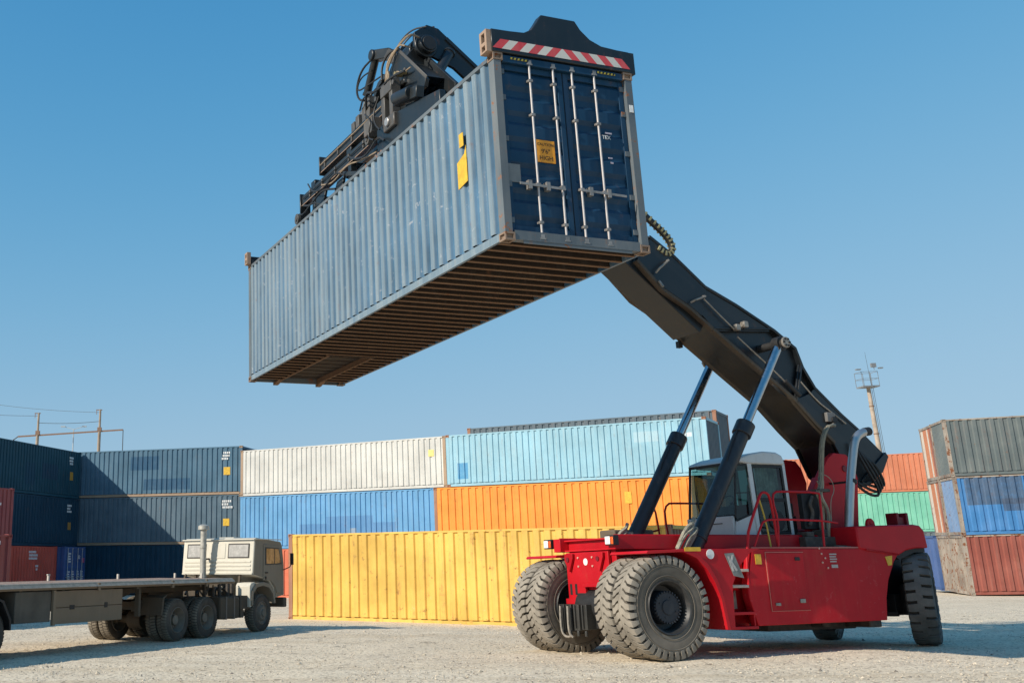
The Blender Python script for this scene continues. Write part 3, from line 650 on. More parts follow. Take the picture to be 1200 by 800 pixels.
# tilt dampers
def damper(p, q, r, bend=None):
    p, q = Vector(p), Vector(q); m = p.lerp(q, .64)
    c = S('damper', MB().cyl(p, m, r, n=16).cyl(p-(q-p).normalized()*.05, p, r*1.2, n=16).cyl(m, m+(q-p).normalized()*.05, r*1.12, n=16), bevel=0)
    part('damper_rod', MB().cyl(m, q, r*.5, n=12), CHROME, c, ang=40)
damper((5.88, 1.0, 5.97), (5.05, 1.0, 5.0), .085)
S('damper_arm', MB().bar((5.88, 1.0, 5.98), (6.35, 1.12, 5.82), .2, .22).bar((6.3, 1.1, 5.84), (6.66, 1.25, 5.45), .2, .24).cyl((5.88, .86, 5.98), (5.88, 1.14, 5.98), .12, n=14), bevel=.015)
damper((7.2, 2.0, 5.55), (7.62, 1.12, 4.22), .105); damper((7.0, 1.75, 5.35), (7.45, 1.05, 4.35), .05)
S('side_frame', MB().prism([(6.6, 3.95), (7.3, 4.0), (8.2, 3.86), (9.3, 3.66), (9.3, 3.3), (6.6, 3.3)], .62, .74).bar((7.6, .60, 4.15), (8.6, .60, 3.92), .16, .22), bevel=.012)
S('lock_motor', MB().cyl((7.7, .55, 4.14), (8.35, .55, 4.0), .13, n=18), bevel=.012)
# edge wear, pipes and small fittings along the beams
for k in range(5):
    S('pipe_clamp', MB().box((3.3+.8*k, .775, 4.40), (3.36+.8*k, .80, 4.58)), SPG, .003); S('pipe_clamp', MB().box((2.3+.8*k, .775, 4.02), (2.36+.8*k, .80, 4.18)), SPG, .003)
S('beam_pipe', MB().tube([(3.1, .77, 4.52), (6.8, .77, 4.52)], .016, 6), HOSEB, 0); S('beam_pipe', MB().tube([(1.9, .77, 4.10), (7.2, .77, 4.10)], .014, 6), HOSE, 0)
S('worn_edge', MB().box((3.05, .792, 4.352), (7.0, .80, 4.366)).box((1.75, .792, 3.972), (7.6, .80, 3.986)), RUSTB, 0)
for x in (6.62, 7.45): S('bolt_plate', MB().cyl((x, .60, 4.62), (x, .62, 4.62), .05, n=8).cyl((x, .86, 4.9), (x, .88, 4.9), .06, n=10), SPG, 0)
S('flow_fitting', MB().cyl((7.35, .86, 4.85), (7.35, .70, 4.85), .05, n=8).cyl((7.55, .86, 4.8), (7.55, .74, 4.8), .035, n=8), plain('brass_fitting', (.35,.27,.13), .5, .5), 0)
S('hanging_bracket', MB().prism([(2.0, 3.45), (2.6, 3.9), (3.2, 3.9), (2.9, 3.4)], .84, .9).prism([(3.4, 3.3), (3.9, 3.85), (4.3, 3.85), (4.0, 3.3)], .84, .9).bar((4.4, .8, 3.85), (5.4, .8, 3.5), .06, .10).bar((2.7, .8, 3.4), (5.6, .8, 3.65), .05, .05), SPB, .006)
# hoses
hs = [[(5.8,.95,5.95),(5.3,.9,5.9),(5.0,.9,5.6),(5.1,.9,5.3),(5.3,.95,5.2)], [(5.75,.95,5.7),(5.2,.9,5.75),(5.0,.9,5.5),(5.6,.95,5.45),(6.2,1.0,5.4)], [(7.0,.85,5.5),(6.75,.8,5.3),(6.95,.78,5.0),(6.85,.78,4.8),(7.05,.74,4.7)], [(7.3,1.3,5.75),(7.5,1.0,5.7),(7.3,.84,5.5),(7.0,.8,5.35),(6.8,.78,5.1),(7.0,.76,4.7)], [(7.3,1.1,5.5),(7.6,.84,5.35),(7.35,.84,5.5),(7.05,.82,5.45),(6.8,.8,5.3),(6.75,.78,4.9)], [(6.9,.84,4.9),(7.2,.8,5.0),(7.5,.8,4.8),(7.9,.78,4.75)],
      [(5.5,.9,4.9),(5.9,.72,5.1),(6.3,.68,4.9),(6.8,.66,4.8),(7.4,.6,4.75),(8.0,.6,4.6)], [(6.1,.6,4.5),(6.5,.55,4.2),(6.3,.55,3.9),(6.7,.5,3.7)], [(3.2,.75,4.0),(4.0,.70,3.75),(4.8,.7,3.9),(5.6,.7,3.7),(6.6,.6,3.5)], [(2.0,.75,3.9),(2.6,.7,3.7),(3.3,.7,3.85),(4.1,.72,3.6)], [(2.4,.72,4.3),(2.8,.68,3.95),(3.5,.68,3.8),(4.2,.68,3.95),(4.7,.7,3.7)], [(1.8,.72,3.75),(2.2,.66,3.6),(2.8,.66,3.72),(3.3,.68,3.5)], [(5.0,.7,4.0),(5.5,.62,3.75),(6.1,.6,3.6),(6.8,.55,3.75),(7.2,.5,3.5)], [(5.2,.88,5.0),(5.6,.80,5.15),(6.0,.78,4.95),(6.4,.74,5.0),(6.7,.7,4.8)], [(6.8,.6,4.6),(6.6,.55,4.3),(6.75,.52,4.0),(7.0,.5,3.8)], [(7.0,1.0,5.6),(6.7,.9,5.65),(6.45,.85,5.45),(6.5,.82,5.1)], [(7.25,1.5,6.05),(6.95,1.3,6.1),(6.6,1.15,5.9),(6.55,1.05,5.5),(6.7,1.0,5.3)], [(7.2,1.7,6.1),(6.8,1.5,6.2),(6.4,1.3,5.95),(6.5,1.1,5.5)]]
for k, h in enumerate(hs): S('hose', MB().tube(h, .018 if k % 3 else .024, 6, 2), HOSEB if k in (2, 3, 4, 5, 8) else HOSE, 0)

# ------------------------------------------------------------------ reach stacker (local: x to its rear, y away from the camera, z up)
RED = paint('machine_red', (.48,.002,.012), .40, var=.16, streak=.12, streak_col=(.30,.02,.02), rust=.05, dust=.07, dust_col=(.34,.15,.10), bump=.12, spec=.25)
BOOMB = paint('boom_black', (.005,.009,.013), .36, var=.25, streak=.10, streak_col=(.04,.035,.03), rust=.03, dust=.10, dust_col=(.085,.07,.055), spec=.5, bump=.12)
BLACK = plain('matt_black', (.014,.014,.015), .6, var=.3)
CYLB = paint('cylinder_black', (.016,.019,.026), .35, streak=.15, rust=.05, dust=.25, dust_col=(.08,.07,.06), bump=.1)
CABW = paint('cab_white', (.60,.61,.60), .35, streak=.12, rust=.03, dust=.12, bump=.08)
GLS = glassmat('cab_glass', (.45,.62,.60)); GLSD = glassmat('cab_glass_dark', (.16,.27,.25), refl=1.0)
ALU = plain('dusty_steel', (.30,.27,.23), .5, .4, var=.35); DKST = plain('dusty_dark_steel', (.075,.062,.05), .7, var=.5)
TREAD = paint('dusty_tread', (.24,.215,.18), .9, var=.3, streak=0, rust=0, dust=.4, dust_col=(.40,.35,.28), bump=.5, spec=.2, detail_scale=3)
SIDEW = paint('tyre_sidewall', (.115,.102,.086), .85, var=.35, streak=0, rust=0, dust=.6, dust_col=(.27,.23,.18), bump=.3, spec=.2, detail_scale=2)
GROOVE = plain('tyre_groove', (.03,.027,.024), .95, var=.3)
SHADE_TREAD = paint('shaded_tread', (.11,.108,.104), .85, var=.3, streak=0, rust=0, dust=.35, dust_col=(.20,.175,.145), bump=.4, spec=.25, detail_scale=3)  # rear tyres: tread colour darkened to stand for their shade
RIM = paint('rim_black', (.022,.026,.030), .45, var=.3, streak=0, rust=.1, dust=.4, dust_col=(.10,.085,.07), bump=.2, detail_scale=3)
HUBM = paint('hub_navy', (.014,.020,.030), .5, var=.2, streak=0, rust=.05, dust=.25, dust_col=(.08,.07,.065), bump=.2)
STKR = (6.27, 19.9, 0.0); STKROT = (R(-1.2), 0, R(22.5))
rs = thing('reach_stacker', 'large red reach stacker with black raised boom and white cab holding up the blue container', 'reach stacker', STKR, STKROT)
def K(name, mb, mat, bevel=.012, ang=35, parent=None, seg=2, label=None): return part(name, mb, mat, parent or rs, bevel, ang, seg, label)
RT, TW = .89, .47
def tyre_meshes(N=38, sl=1.0, rib=.15):
    h = TW/2
    body = MB()
    for e in (-1, 1): body.lathe([(.44, e*(h-.07)), (.47, e*(h-.02)), (.60, e*(h+.005)), (.72, e*h), (.765, e*(h-.008))], 72)
    body.cur = 1; body.lathe([(.765, -h+.008), (.80, -h+.02), (.822, -h+.06), (.828, -.05), (.828, .05), (.822, h-.06), (.80, h-.02), (.765, h-.008)], 72)
    bm_ = body.mesh('tyre', 40)
    ring = MB()
    for r in (.70, .53): ring.lathe([(r-.008, -h-.004), (r, -h-.010), (r+.008, -h-.004)], 72).lathe([(r-.008, h+.004), (r, h+.010), (r+.008, h+.004)], 72)
    tr = MB(); tr.lathe([(.82, -h*rib-.01), (RT-.004, -h*rib), (RT-.004, h*rib), (.82, h*rib+.01)], 76)
    for sgn in (-1, 1):
        for k in range(N):
            a0 = 2*math.pi*(k+(.5 if sgn > 0 else 0))/N; wdt = 2*math.pi/N*.72
            st = [(h*.08, RT, -.055, wdt*.95), (h*.38, RT, -.02, wdt*1.02), (h*.60, RT-.004, .035, wdt*.98), (h-.012, RT-.020, .055, wdt*.94), (h+.014, RT-.085, .055, wdt*.86), (h+.010, RT-.16, .055, wdt*.66)]
            base = [(h*.08, .82), (h*.38, .82), (h*.60, .82), (h-.05, .81), (h-.03, .78), (h-.012, .72)]
            vs = []
            for (y, r, sh, wd), (yb, rb) in zip(st, base):
                for rr_, yy_ in ((r, y), (rb, yb)):
                    for e in (-.5, .5):
                        t = a0+sh*sl+wd*e; vs.append((rr_*math.cos(t), sgn*yy_, rr_*math.sin(t)))
            fs = []
            for i in range(len(st)-1):
                o = i*4; q = o+4
                fs += [(o, o+1, q+1, q), (o, q, q+2, o+2), (o+1, o+3, q+3, q+1)]
            fs += [(0, 2, 3, 1), ((len(st)-1)*4, (len(st)-1)*4+1, (len(st)-1)*4+3, (len(st)-1)*4+2)]
            tr.add(vs, fs)
    return bm_, tr.mesh('tread', 25), ring.mesh('sidewall_ring', 40)
def rim_mesh(deep):
    h = TW/2; s = -1
    m = MB()
    if deep: m.lathe([(.47, -h+.015), (.455, -h-.012), (.435, -h+.0), (.425, -h+.03), (.40, -h+.06), (.385, -h+.10), (.375, -h+.26), (.30, -h+.28), (.02, -h+.28)], 48)
    else: m.lathe([(.47, -h+.015), (.45, -h-.012), (.43, -h+.02), (.39, -h+.05), (.36, -h+.12), (.02, -h+.14)], 48)
    m.lathe([(.47, h-.015), (.44, h+.01), (.40, h-.06), (.02, h-.08)], 48)
    return m.mesh('rim', 30)
def hub_mesh(y0):
    m = MB(); m.lathe([(.0, y0-.02), (.12, y0-.02), (.13, y0), (.25, y0), (.275, y0+.02), (.285, y0+.22)], 40)
    for k in range(28):
        t = 2*math.pi*k/28; p = Vector((.262*math.cos(t), 0, .262*math.sin(t)))
        m.cyl(p+Vector((0, y0-.022, 0)), p+Vector((0, y0+.02, 0)), .017, n=6)
    for k in range(4):
        t = 2*math.pi*k/4+.5; p = Vector((.18*math.cos(t), 0, .18*math.sin(t))); m.cyl(p+Vector((0, y0-.012, 0)), p+Vector((0, y0+.01, 0)), .014, n=6)
    return m.mesh('hub', 35)
TYM = tyre_meshes(); TYR = tyre_meshes(27, .15, .22); RMD, RMS = rim_mesh(True), rim_mesh(False); HBM = hub_mesh(-TW/2+.06)
def wheel(x, y, z, ang=0., flip=False, tread=TREAD, side=SIDEW, hub=True, deep=True):
    w_ = bpy.data.objects.new('wheel', None); COL.objects.link(w_); w_.parent = rs; w_.location = (x, y, z); w_.rotation_euler = (0, random.uniform(0, 6), ang+(math.pi if flip else 0))
    w_.rotation_mode = 'YXZ'; w_.rotation_euler = (0, random.uniform(0, 6), ang+(math.pi if flip else 0))
    M3 = TYR if tread is SHADE_TREAD else TYM
    link('tyre', M3[0], [side, GROOVE], w_); link('tread', M3[1], tread, w_); link('sidewall_ring', M3[2], side, w_); link('rim', RMD if deep else RMS, RIM, w_)
    if hub: link('hub', HBM, HUBM, w_)
    return w_
wheel(0, .24, RT); wheel(0, .24+TW+.04, RT, hub=False, deep=False)
wheel(0, 3.44, RT, flip=True); wheel(0, 2.93, RT, hub=False, deep=True)
wheel(6.72, .52, RT+.03, R(37), tread=SHADE_TREAD, side=SHADE_TREAD, hub=False); wheel(6.85, 3.1, RT+.03, R(33), tread=SHADE_TREAD, side=SHADE_TREAD, hub=False)
# axle housings and steering axle
K('drive_axle', MB().cyl((0, 1.0, RT), (0, 2.7, RT), .24, n=20).cyl((0, 1.5, RT), (0, 2.3, RT), .34, n=20).box((-.26, 1.2, .5), (.25, 2.5, .95)), BLACK, .01)
for k, y in enumerate((2.58, 2.36, 2.12, 1.88)): K('oil_cooler', MB().box((-.46, y-.10, .42+.02*k), (-.22, y+.07, .93)).box((-.50, y-.02, .50), (-.46, y+.0, .92)).cyl((-.46, y-.05, .36), (-.46, y-.05, .46), .03, n=8), paint('cooler_black', (.018,.021,.023), .3, streak=.2, streak_col=(.10,.10,.09), rust=.05, dust=.1), .006)
K('axle_pipe', MB().tube([(-.53, 2.5, .9), (-.55, 2.5, .45), (-.5, 2.42, .33), (-.45, 2.3, .36)], .022, 8, 2).tube([(-.53, 2.26, .9), (-.55, 2.26, .42), (-.5, 2.2, .34)], .022, 8, 2), ALU, 0)
K('steer_axle', MB().box((6.3, .8, .6), (6.95, 2.9, 1.0)).cyl((6.6, .75, .6), (6.6, .75, 1.2), .12, n=12).bar((6.35, .8, .62), (5.9, 1.6, .62), .09, .09).bar((6.2, .9, .85), (6.2, 2.8, .85), .14, .14), BLACK, .01)
# chassis
K('chassis_frame', MB().prism([(-.16, 1.15), (-.16, 2.12), (4.75, 2.15), (4.75, 1.95), (6.6, 1.95), (6.6, 1.0), (5.2, .85), (1.4, .85)], 1.15, 2.6), RED, .015)
fp = MB(); fp.prism([(1.28, 1.88), (1.28, 1.28), (2.0, 1.28), (2.05, 1.22), (2.05, 1.02), (2.60, 1.02), (2.60, 1.88)], -.24, -.18, 'x')
fp.box((-.30, 2.03, .93), (-.16, 2.62, 1.03)).box((-.30, 1.3, 1.24), (-.18, 2.05, 1.30))
K('front_plate', fp, RED, .008)
for y in (2.44, 1.5): K('lifting_lug', MB().prism([(y-.13, 1.86), (y+.13, 1.86), (y+.13, 1.72), (y+.0, 1.52), (y-.13, 1.78)], -.30, -.25, 'x'), RED, .006); K('lug_eye', MB().cyl((-.318, y+.02, 1.75), (-.302, y+.02, 1.75), .045, n=14), plain('dark_red', (.16,.006,.012), .5), 0)
for y in (2.50, 2.34): K('plate_slot', MB().box((-.244, y-.035, 1.10), (-.238, y+.035, 1.30)), BLACK, .0)
K('round_sticker', MB().cyl((-.246, 1.98, 1.70), (-.240, 1.98, 1.70), .065, n=20), WHITE_MARK, 0)
K('bolt_row', MB().cyl((-.26, 2.2, 1.78), (-.24, 2.2, 1.78), .02, n=6).cyl((-.26, 2.2, 1.62), (-.24, 2.2, 1.62), .02, n=6).cyl((-.26, 1.76, 1.78), (-.24, 1.76, 1.78), .02, n=6).cyl((-.26, 1.76, 1.62), (-.24, 1.76, 1.62), .02, n=6), plain('pale_bolt', (.6,.35,.28), .5), 0)
cb = MB(); cb.box((-.24, .95, 2.09), (.5, 2.92, 2.12)).box((-.10, .95, 1.93), (-.07, 2.92, 2.09)).box((-.24, .95, 1.90), (.4, 2.92, 1.93)).box((-.24, 2.86, 1.93), (.3, 2.92, 2.09))
K('front_beam', cb, RED, .006)
for y0 in (.92, 2.62): K('side_rail', MB().box((-.34, y0, 1.90), (4.65, y0+.22, 2.15)).box((-.34, y0+.01, 2.15), (4.6, y0+.03, 2.165)), RED, .01)
def lamp(x, y):
    l = K('headlight', MB().box((x-.02, y-.13, 1.97), (x+.10, y+.12, 2.15)), BLACK, .008)
    part('lens', MB().box((x-.035, y-.04, 1.99), (x-.021, y+.10, 2.13)), plain('lamp_lens', (.82,.82,.80), .15, var=.1), l, .004); part('indicator', MB().box((x-.034, y-.13, 1.99), (x-.021, y-.06, 2.12)), plain('indicator_orange', (.75,.12,.02), .25), l, .003)
lamp(-.40, .98); lamp(-.36, 3.0)
# fenders: thin plates over the duals with a curved tail behind
def arc(cx_, cz_, r, t0, t1, n=14): return [(cx_+r*math.cos(R(t0+(t1-t0)*k/n)), cz_+r*math.sin(R(t0+(t1-t0)*k/n))) for k in range(n+1)]
outer = [(-.42, 1.80), (-.38, 1.845), (.42, 1.875)]+[(.72, 1.78), (.93, 1.60), (1.10, 1.33), (1.20, 1.02), (1.27, .49)]
inner = [(1.20, .49), (1.13, 1.0), (1.03, 1.29), (.87, 1.54), (.68, 1.71), (.40, 1.82), (-.38, 1.79)]
K('fender', MB().prism(outer+inner, -.02, 1.0), RED, .006); K('fender', MB().prism(outer+inner, 2.7, 3.74), RED, .006)
tail = [(1.27, .49), (1.20, 1.02), (1.10, 1.33), (.93, 1.60), (.72, 1.78), (.42, 1.872), (2.2, 1.872), (1.95, 1.80), (1.64, 1.54), (1.46, 1.24), (1.41, .49)]
K('fender_tail', MB().prism(tail, .02, .10), RED, .006); K('fender_web', MB().prism([(1.2, 1.86), (2.2, 1.86), (2.2, .6), (1.46, .52), (1.28, .52)], .64, .95), RED, .006)
K('yellow_sticker', MB().box((.42, -.026, 1.83), (.78, -.021, 1.90)), YEL_MARK, 0); K('round_sticker', MB().cyl((1.02, .008, 1.78), (1.02, .016, 1.78), .085, n=20), WHITE_MARK, 0)
dec = K('logo_plate', MB().prism([(1.34, 1.79), (1.55, 1.80), (1.73, 1.36), (1.50, 1.40)], .008, .016), plain('decal_grey', (.20,.21,.20), .35, var=.5, scale=4), 0)
part('letter_k', MB().prism([(1.40, 1.74), (1.44, 1.74), (1.52, 1.48), (1.48, 1.48)], .003, .008).prism([(1.44, 1.63), (1.47, 1.60), (1.55, 1.77), (1.51, 1.77)], .002, .007).prism([(1.45, 1.64), (1.49, 1.65), (1.60, 1.50), (1.56, 1.48)], .001, .006), plain('decal_pale', (.42,.40,.38), .4, var=.4), dec, 0, 0)
# near body side: big plate, door, steps
body = [(2.22, 1.88), (2.02, 1.22), (2.02, 1.02), (2.16, .52), (5.37, .54), (5.44, .95), (5.56, 1.28), (5.78, 1.62), (5.92, 1.76), (5.02, 1.86), (5.0, 1.88)]
RED2 = paint('machine_red_grimy', (.47,.002,.012), .42, var=.18, streak=.25, streak_col=(.46,.055,.045), rust=.08, dust=.08, dust_col=(.40,.13,.09), bump=.15, spec=.2, streak_scale=(9, 9, .5), chalk=.15)
K('body_side', MB().prism(body, .24, .42), RED2, .015); K('body_side', MB().prism(body, 3.2, 3.4), RED, .015)
K('body_floor', MB().box((2.2, .4, .56), (5.3, 3.2, .70)), RED, .0); K('body_core', MB().box((2.3, .42, .70), (5.2, 1.14, 1.84)), RED, 0)
K('body_top', MB().box((2.2, .24, 1.882), (5.02, 3.4, 1.91)), paint('deck_red', (.40,.02,.025), .5, rust=.1, streak=.2, dust=.45), .004)
dr = K('side_door', MB().box((2.52, .222, .78), (3.42, .24, 1.80)), RED2, .006)
part('latch', MB().box((2.60, .205, .86), (2.72, .222, .91)), ALU, dr, .004); part('latch', MB().box((3.20, .205, .90), (3.33, .222, .97)), ALU, dr, .004); part('latch', MB().box((3.2, .205, 1.66), (3.32, .222, 1.72)), BLACK, dr, .004)
part('door_trim', MB().box((2.50, .226, .765), (2.515, .238, 1.81)).box((2.5, .226, 1.805), (3.44, .238, 1.82)).box((2.5, .226, .76), (3.44, .238, .772)), plain('worn_edge', (.50,.13,.10), .6), dr, 0)
K('warning_sticker', MB().box((2.26, .230, 1.60), (2.40, .238, 1.78)), YEL_MARK, 0); K('warning_sticker', MB().prism([(5.55, 1.72), (5.74, 1.74), (5.70, 1.56), (5.60, 1.55)], .23, .238), YEL_MARK, 0)
st = MB()
for r_ in range(4): st.box((4.10, .232, 1.76-.045*r_), (4.28-.02*(r_ % 2), .238, 1.785-.045*r_))
st.box((4.12, .232, 1.52), (4.28, .238, 1.58)); K('data_sticker', st, plain('dull_label', (.40,.36,.34), .6), 0)
bl = MB()
for x, z in ((3.90,1.78),(3.98,1.70),(3.90,1.62),(4.02,1.52),(3.86,1.88)): bl.cyl((x, .222, z), (x, .24, z), .018, n=8)
K('bolt', bl, plain('pale_bolt', (.6,.35,.28), .5), 0)
for z, x0, x1 in ((1.50, 1.56, 2.06), (1.22, 1.42, 2.02)):
    K('step', MB().box((x0, .22, z-.03), (x1, .55, z+.02)).box((x0+.12, .212, z-.026), (x1-.02, .22, z+.012)), plain('step_tread', (.52,.42,.36), .6, var=.3), .004)
K('step', MB().box((1.45, .24, .72), (2.12, .6, .77)), RED, .006); K('step', MB().box((1.45, .24, .47), (2.16, .6, .52)), RED, .006)
K('step_stringer', MB().box((1.45, .25, .5), (1.48, .35, .75)).box((2.08, .25, .5), (2.11, .35, .75)).box((1.30, .57, .5), (2.25, .62, 1.86)), RED, .004)
K('step_plate', MB().prism([(1.60, .82), (1.95, .82), (1.95, 1.15)], .5, .53), ALU, 0)
# counterweight at the rear
cw = [(4.88, 1.865), (4.88, 2.30), (6.45, 2.34), (6.62, 2.32), (6.72, 2.22), (6.76, 1.88), (6.45, 1.88), (6.15, 1.84), (5.93, 1.745)]
K('counterweight', MB().prism(cw, .22, 3.45), RED, .03); K('counterweight_lip', MB().prism([(5.05, 1.845), (5.9, 1.75), (5.93, 1.75), (5.05, 1.865)], .20, .25), RED, .004)
K('arch_wall', MB().box((5.45, 1.12, .62), (7.22, 1.16, 1.92)), BLACK, 0); K('underframe', MB().box((3.3, 1.2, .36), (5.6, 2.8, .60)).box((5.3, .6, .40), (5.62, 2.9, .72)).box((4.4, .9, .42), (4.6, 2.9, .56)), DKST, .02)
K('rear_arch_inner', MB().box((5.5, .9, .8), (5.6, 2.9, 1.9)).box((5.5, .9, 1.9), (6.9, 2.9, 1.93)), BLACK, 0)
K('arch_liner', MB().prism([(5.90, 1.74), (6.15, 1.865), (6.45, 1.925), (6.74, 1.92), (6.74, 1.80), (6.45, 1.80), (6.0, 1.66)], .30, 3.3), BLACK, 0)
K('lifting_eye', MB().prism([(5.62+.11*math.cos(R(a)), 2.31+.16*math.sin(R(a))) for a in range(0, 181, 15)], .5, .56).cyl((5.62, .49, 2.38), (5.62, .57, 2.38), .035, n=12), RED, .004)
K('lifting_bracket', MB().box((6.30, .45, 2.32), (6.36, .72, 2.58)).box((6.56, .45, 2.32), (6.62, .72, 2.58)).box((6.36, .5, 2.34), (6.56, .7, 2.50)), plain('dark_red', (.16,.006,.012), .5), .008)
# boom supports
tw = [(4.55, 1.9), (4.72, 2.6), (4.90, 3.07), (5.44, 3.73), (5.62, 3.84), (5.96, 3.82), (6.10, 3.66), (6.20, 3.34), (5.95, 1.9)]
K('boom_support', MB().prism(tw, 1.16, 1.28), RED, .012); K('boom_support', MB().prism(tw, 2.52, 2.64), RED, .012)
K('support_gusset', MB().prism([(4.85, 1.9), (4.95, 3.0), (5.2, 3.35), (5.3, 1.9)], 1.28, 1.42).prism([(4.85, 1.9), (4.95, 3.0), (5.2, 3.35), (5.3, 1.9)], 2.38, 2.52), RED, .008)
K('support_front_plate', MB().prism([(4.95, 1.9), (5.1, 3.0), (5.18, 3.0), (5.03, 1.9)], 2.0, 2.5), RED, .006)
K('pivot_pin', MB().cyl((5.86, 1.14, 3.52), (5.86, 1.34, 3.52), .07, n=20), plain('dark_red', (.16,.006,.012), .5), .01)
K('engine_block', MB().box((3.4, 1.3, 1.9), (4.5, 2.5, 2.55)).box((3.6, 1.25, 2.55), (4.4, 2.3, 2.8)).cyl((3.9, 1.2, 2.45), (3.9, 1.32, 2.45), .2, n=20), BLACK, .015)
ex = K('exhaust_pipe', MB().tube([(5.06, .62, 1.93), (5.30, .62, 3.0), (5.55, .62, 3.78), (5.66, .62, 4.05), (5.80, .62, 4.17), (5.98, .62, 4.22)], .085, 16, 2), plain('exhaust_steel', (.46,.45,.44), .33, .85, var=.08, scale=2), 0, 50)
part('clamp', MB().cyl((5.39, .62, 3.17), (5.41, .62, 3.24), .10, n=16).bar((5.40, .62, 3.2), (5.40, 1.2, 3.2), .05, .04), BLACK, ex, 0); part('base_flange', MB().cyl((5.05, .62, 1.91), (5.06, .62, 1.97), .16, n=16).box((4.55, .4, 1.90), (5.4, .9, 1.925)), ALU, ex, 0)
part('tip', MB().cyl((5.95, .62, 4.215), (6.1, .62, 4.24), .088, n=16), BLACK, ex, 0)
# cab
cab = K('cab', MB().prism([(2.80, 2.16), (2.86, 2.44), (3.37, 2.60), (3.42, 2.16)], 1.22, 1.26).box((2.80, 1.26, 2.16), (2.86, 2.56, 2.54)).box((2.80, 2.52, 2.16), (4.2, 2.56, 2.5)).prism([(2.86, 2.16), (4.26, 2.16), (4.26, 2.24), (2.86, 2.24)], 1.26, 2.52), CABW, .012)
def c_(name, mb, mat, bevel=.008, ang=35): return part(name, mb, mat, cab, bevel, ang, 2)
roof = [(2.98, 3.60), (3.05, 3.66), (3.36, 3.76), (3.72, 3.82), (4.06, 3.81), (4.20, 3.75), (4.27, 3.60), (4.22, 3.56), (3.9, 3.56), (3.3, 3.56)]
c_('cab_roof', MB().prism(roof, 1.18, 2.60), CABW, .03)
c_('pillar', MB().prism([(3.28, 3.60), (3.39, 3.60), (3.43, 2.16), (3.34, 2.16)], 1.20, 1.27), CABW); c_('pillar', MB().prism([(4.20, 3.60), (4.27, 3.60), (4.30, 2.16), (4.22, 2.16)], 1.20, 1.27), CABW)
c_('pillar', MB().bar((3.01, 1.235, 3.6), (2.855, 1.235, 2.5), .03, .04), BLACK); c_('pillar', MB().bar((3.01, 2.54, 3.6), (2.855, 2.54, 2.5), .04, .04), BLACK); c_('pillar', MB().bar((4.24, 2.54, 3.6), (4.27, 2.54, 2.2), .06, .06), CABW)
c_('windshield', MB().add([(2.86, 1.26, 2.54), (2.86, 2.52, 2.54), (3.01, 2.52, 3.58), (3.01, 1.26, 3.58)], [(0,1,2,3)]), GLS, 0, 0); c_('windshield_frame', MB().bar((2.855, 1.25, 2.55), (2.855, 2.54, 2.55), .03, .03), BLACK, 0); c_('windshield_header', MB().bar((3.0, 1.25, 3.58), (3.0, 2.54, 3.58), .04, .05), BLACK, 0)
c_('side_window', MB().add([(2.865, 1.235, 2.44), (3.345, 1.235, 2.60), (3.29, 1.235, 3.54), (3.02, 1.235, 3.54)], [(0,1,2,3)]), GLSD, 0, 0); c_('window_frame', MB().bar((2.86, 1.225, 2.44), (3.345, 1.225, 2.60), .02, .03).bar((3.345, 1.225, 2.6), (3.29, 1.225, 3.56), .02, .025).bar((3.0, 1.225, 3.54), (3.29, 1.225, 3.54), .02, .035).bar((2.93, 1.232, 2.98), (3.33, 1.232, 3.0), .012, .02), BLACK, 0)
c_('cab_door', MB().prism([(3.43, 2.20), (3.39, 3.54), (3.43, 3.54), (3.47, 2.20)], 1.205, 1.24).prism([(4.15, 3.54), (4.20, 3.54), (4.23, 2.2), (4.18, 2.2)], 1.205, 1.24).bar((3.39, 1.222, 3.52), (4.2, 1.222, 3.52), .03, .05).bar((3.43, 1.222, 2.86), (4.19, 1.222, 2.86), .03, .07).bar((3.44, 1.222, 2.22), (4.2, 1.222, 2.22), .03, .05), BLACK, .004)
c_('door_glass', MB().add([(3.46, 1.228, 2.22), (4.18, 1.228, 2.22), (4.16, 1.228, 3.52), (3.42, 1.228, 3.52)], [(0,1,2,3)]), glassmat('door_glass', (.42,.52,.49)), 0, 0)
c_('rear_window', MB().add([(4.25, 1.27, 2.5), (4.25, 2.52, 2.5), (4.23, 2.52, 3.56), (4.23, 1.27, 3.56)], [(0,1,2,3)]), GLSD, 0, 0); c_('far_window', MB().add([(2.9, 2.53, 2.5), (4.25, 2.53, 2.5), (4.22, 2.53, 3.56), (3.05, 2.53, 3.56)], [(0,1,2,3)]), GLS, 0, 0)
c_('seat', MB().box((3.55, 1.65, 2.3), (4.0, 2.15, 2.5)).prism([(3.95, 2.45), (4.08, 2.45), (4.18, 3.2), (4.08, 3.25)], 1.68, 2.12).box((3.6, 1.55, 2.55), (3.98, 1.63, 2.62)), BLACK, .03)
c_('console', MB().box((3.05, 1.75, 2.24), (3.2, 2.05, 2.75)).cyl((3.22, 1.72, 2.82), (3.32, 1.72, 2.80), .03, n=8), BLACK, .02); c_('steering_wheel', MB().tube([(3.3+.08*math.cos(t), 1.9+.19*math.sin(t), 2.86+.12*math.cos(t)) for t in [2*math.pi*k/20 for k in range(21)]], .014, 6), BLACK, 0)
c_('wiper', MB().tube([(2.83, 2.15, 2.56), (2.88, 2.28, 2.8), (2.93, 2.36, 3.1)], .012, 6).tube([(2.86, 2.22, 2.66), (2.95, 2.34, 3.2)], .008, 5), BLACK, 0)
c_('door_reflection', MB().add([(3.50+.028*k, 1.26+.022*(k % 3), z) for z in (2.9, 3.5) for k in range(22)], [(k, k+1, 22+k+1, 22+k) for k in range(21)]), plain('reflection_grey', (.34,.38,.35), .9, var=.5, scale=6), 0, 0)  # pleated strip standing in for streaky reflections in the door glass
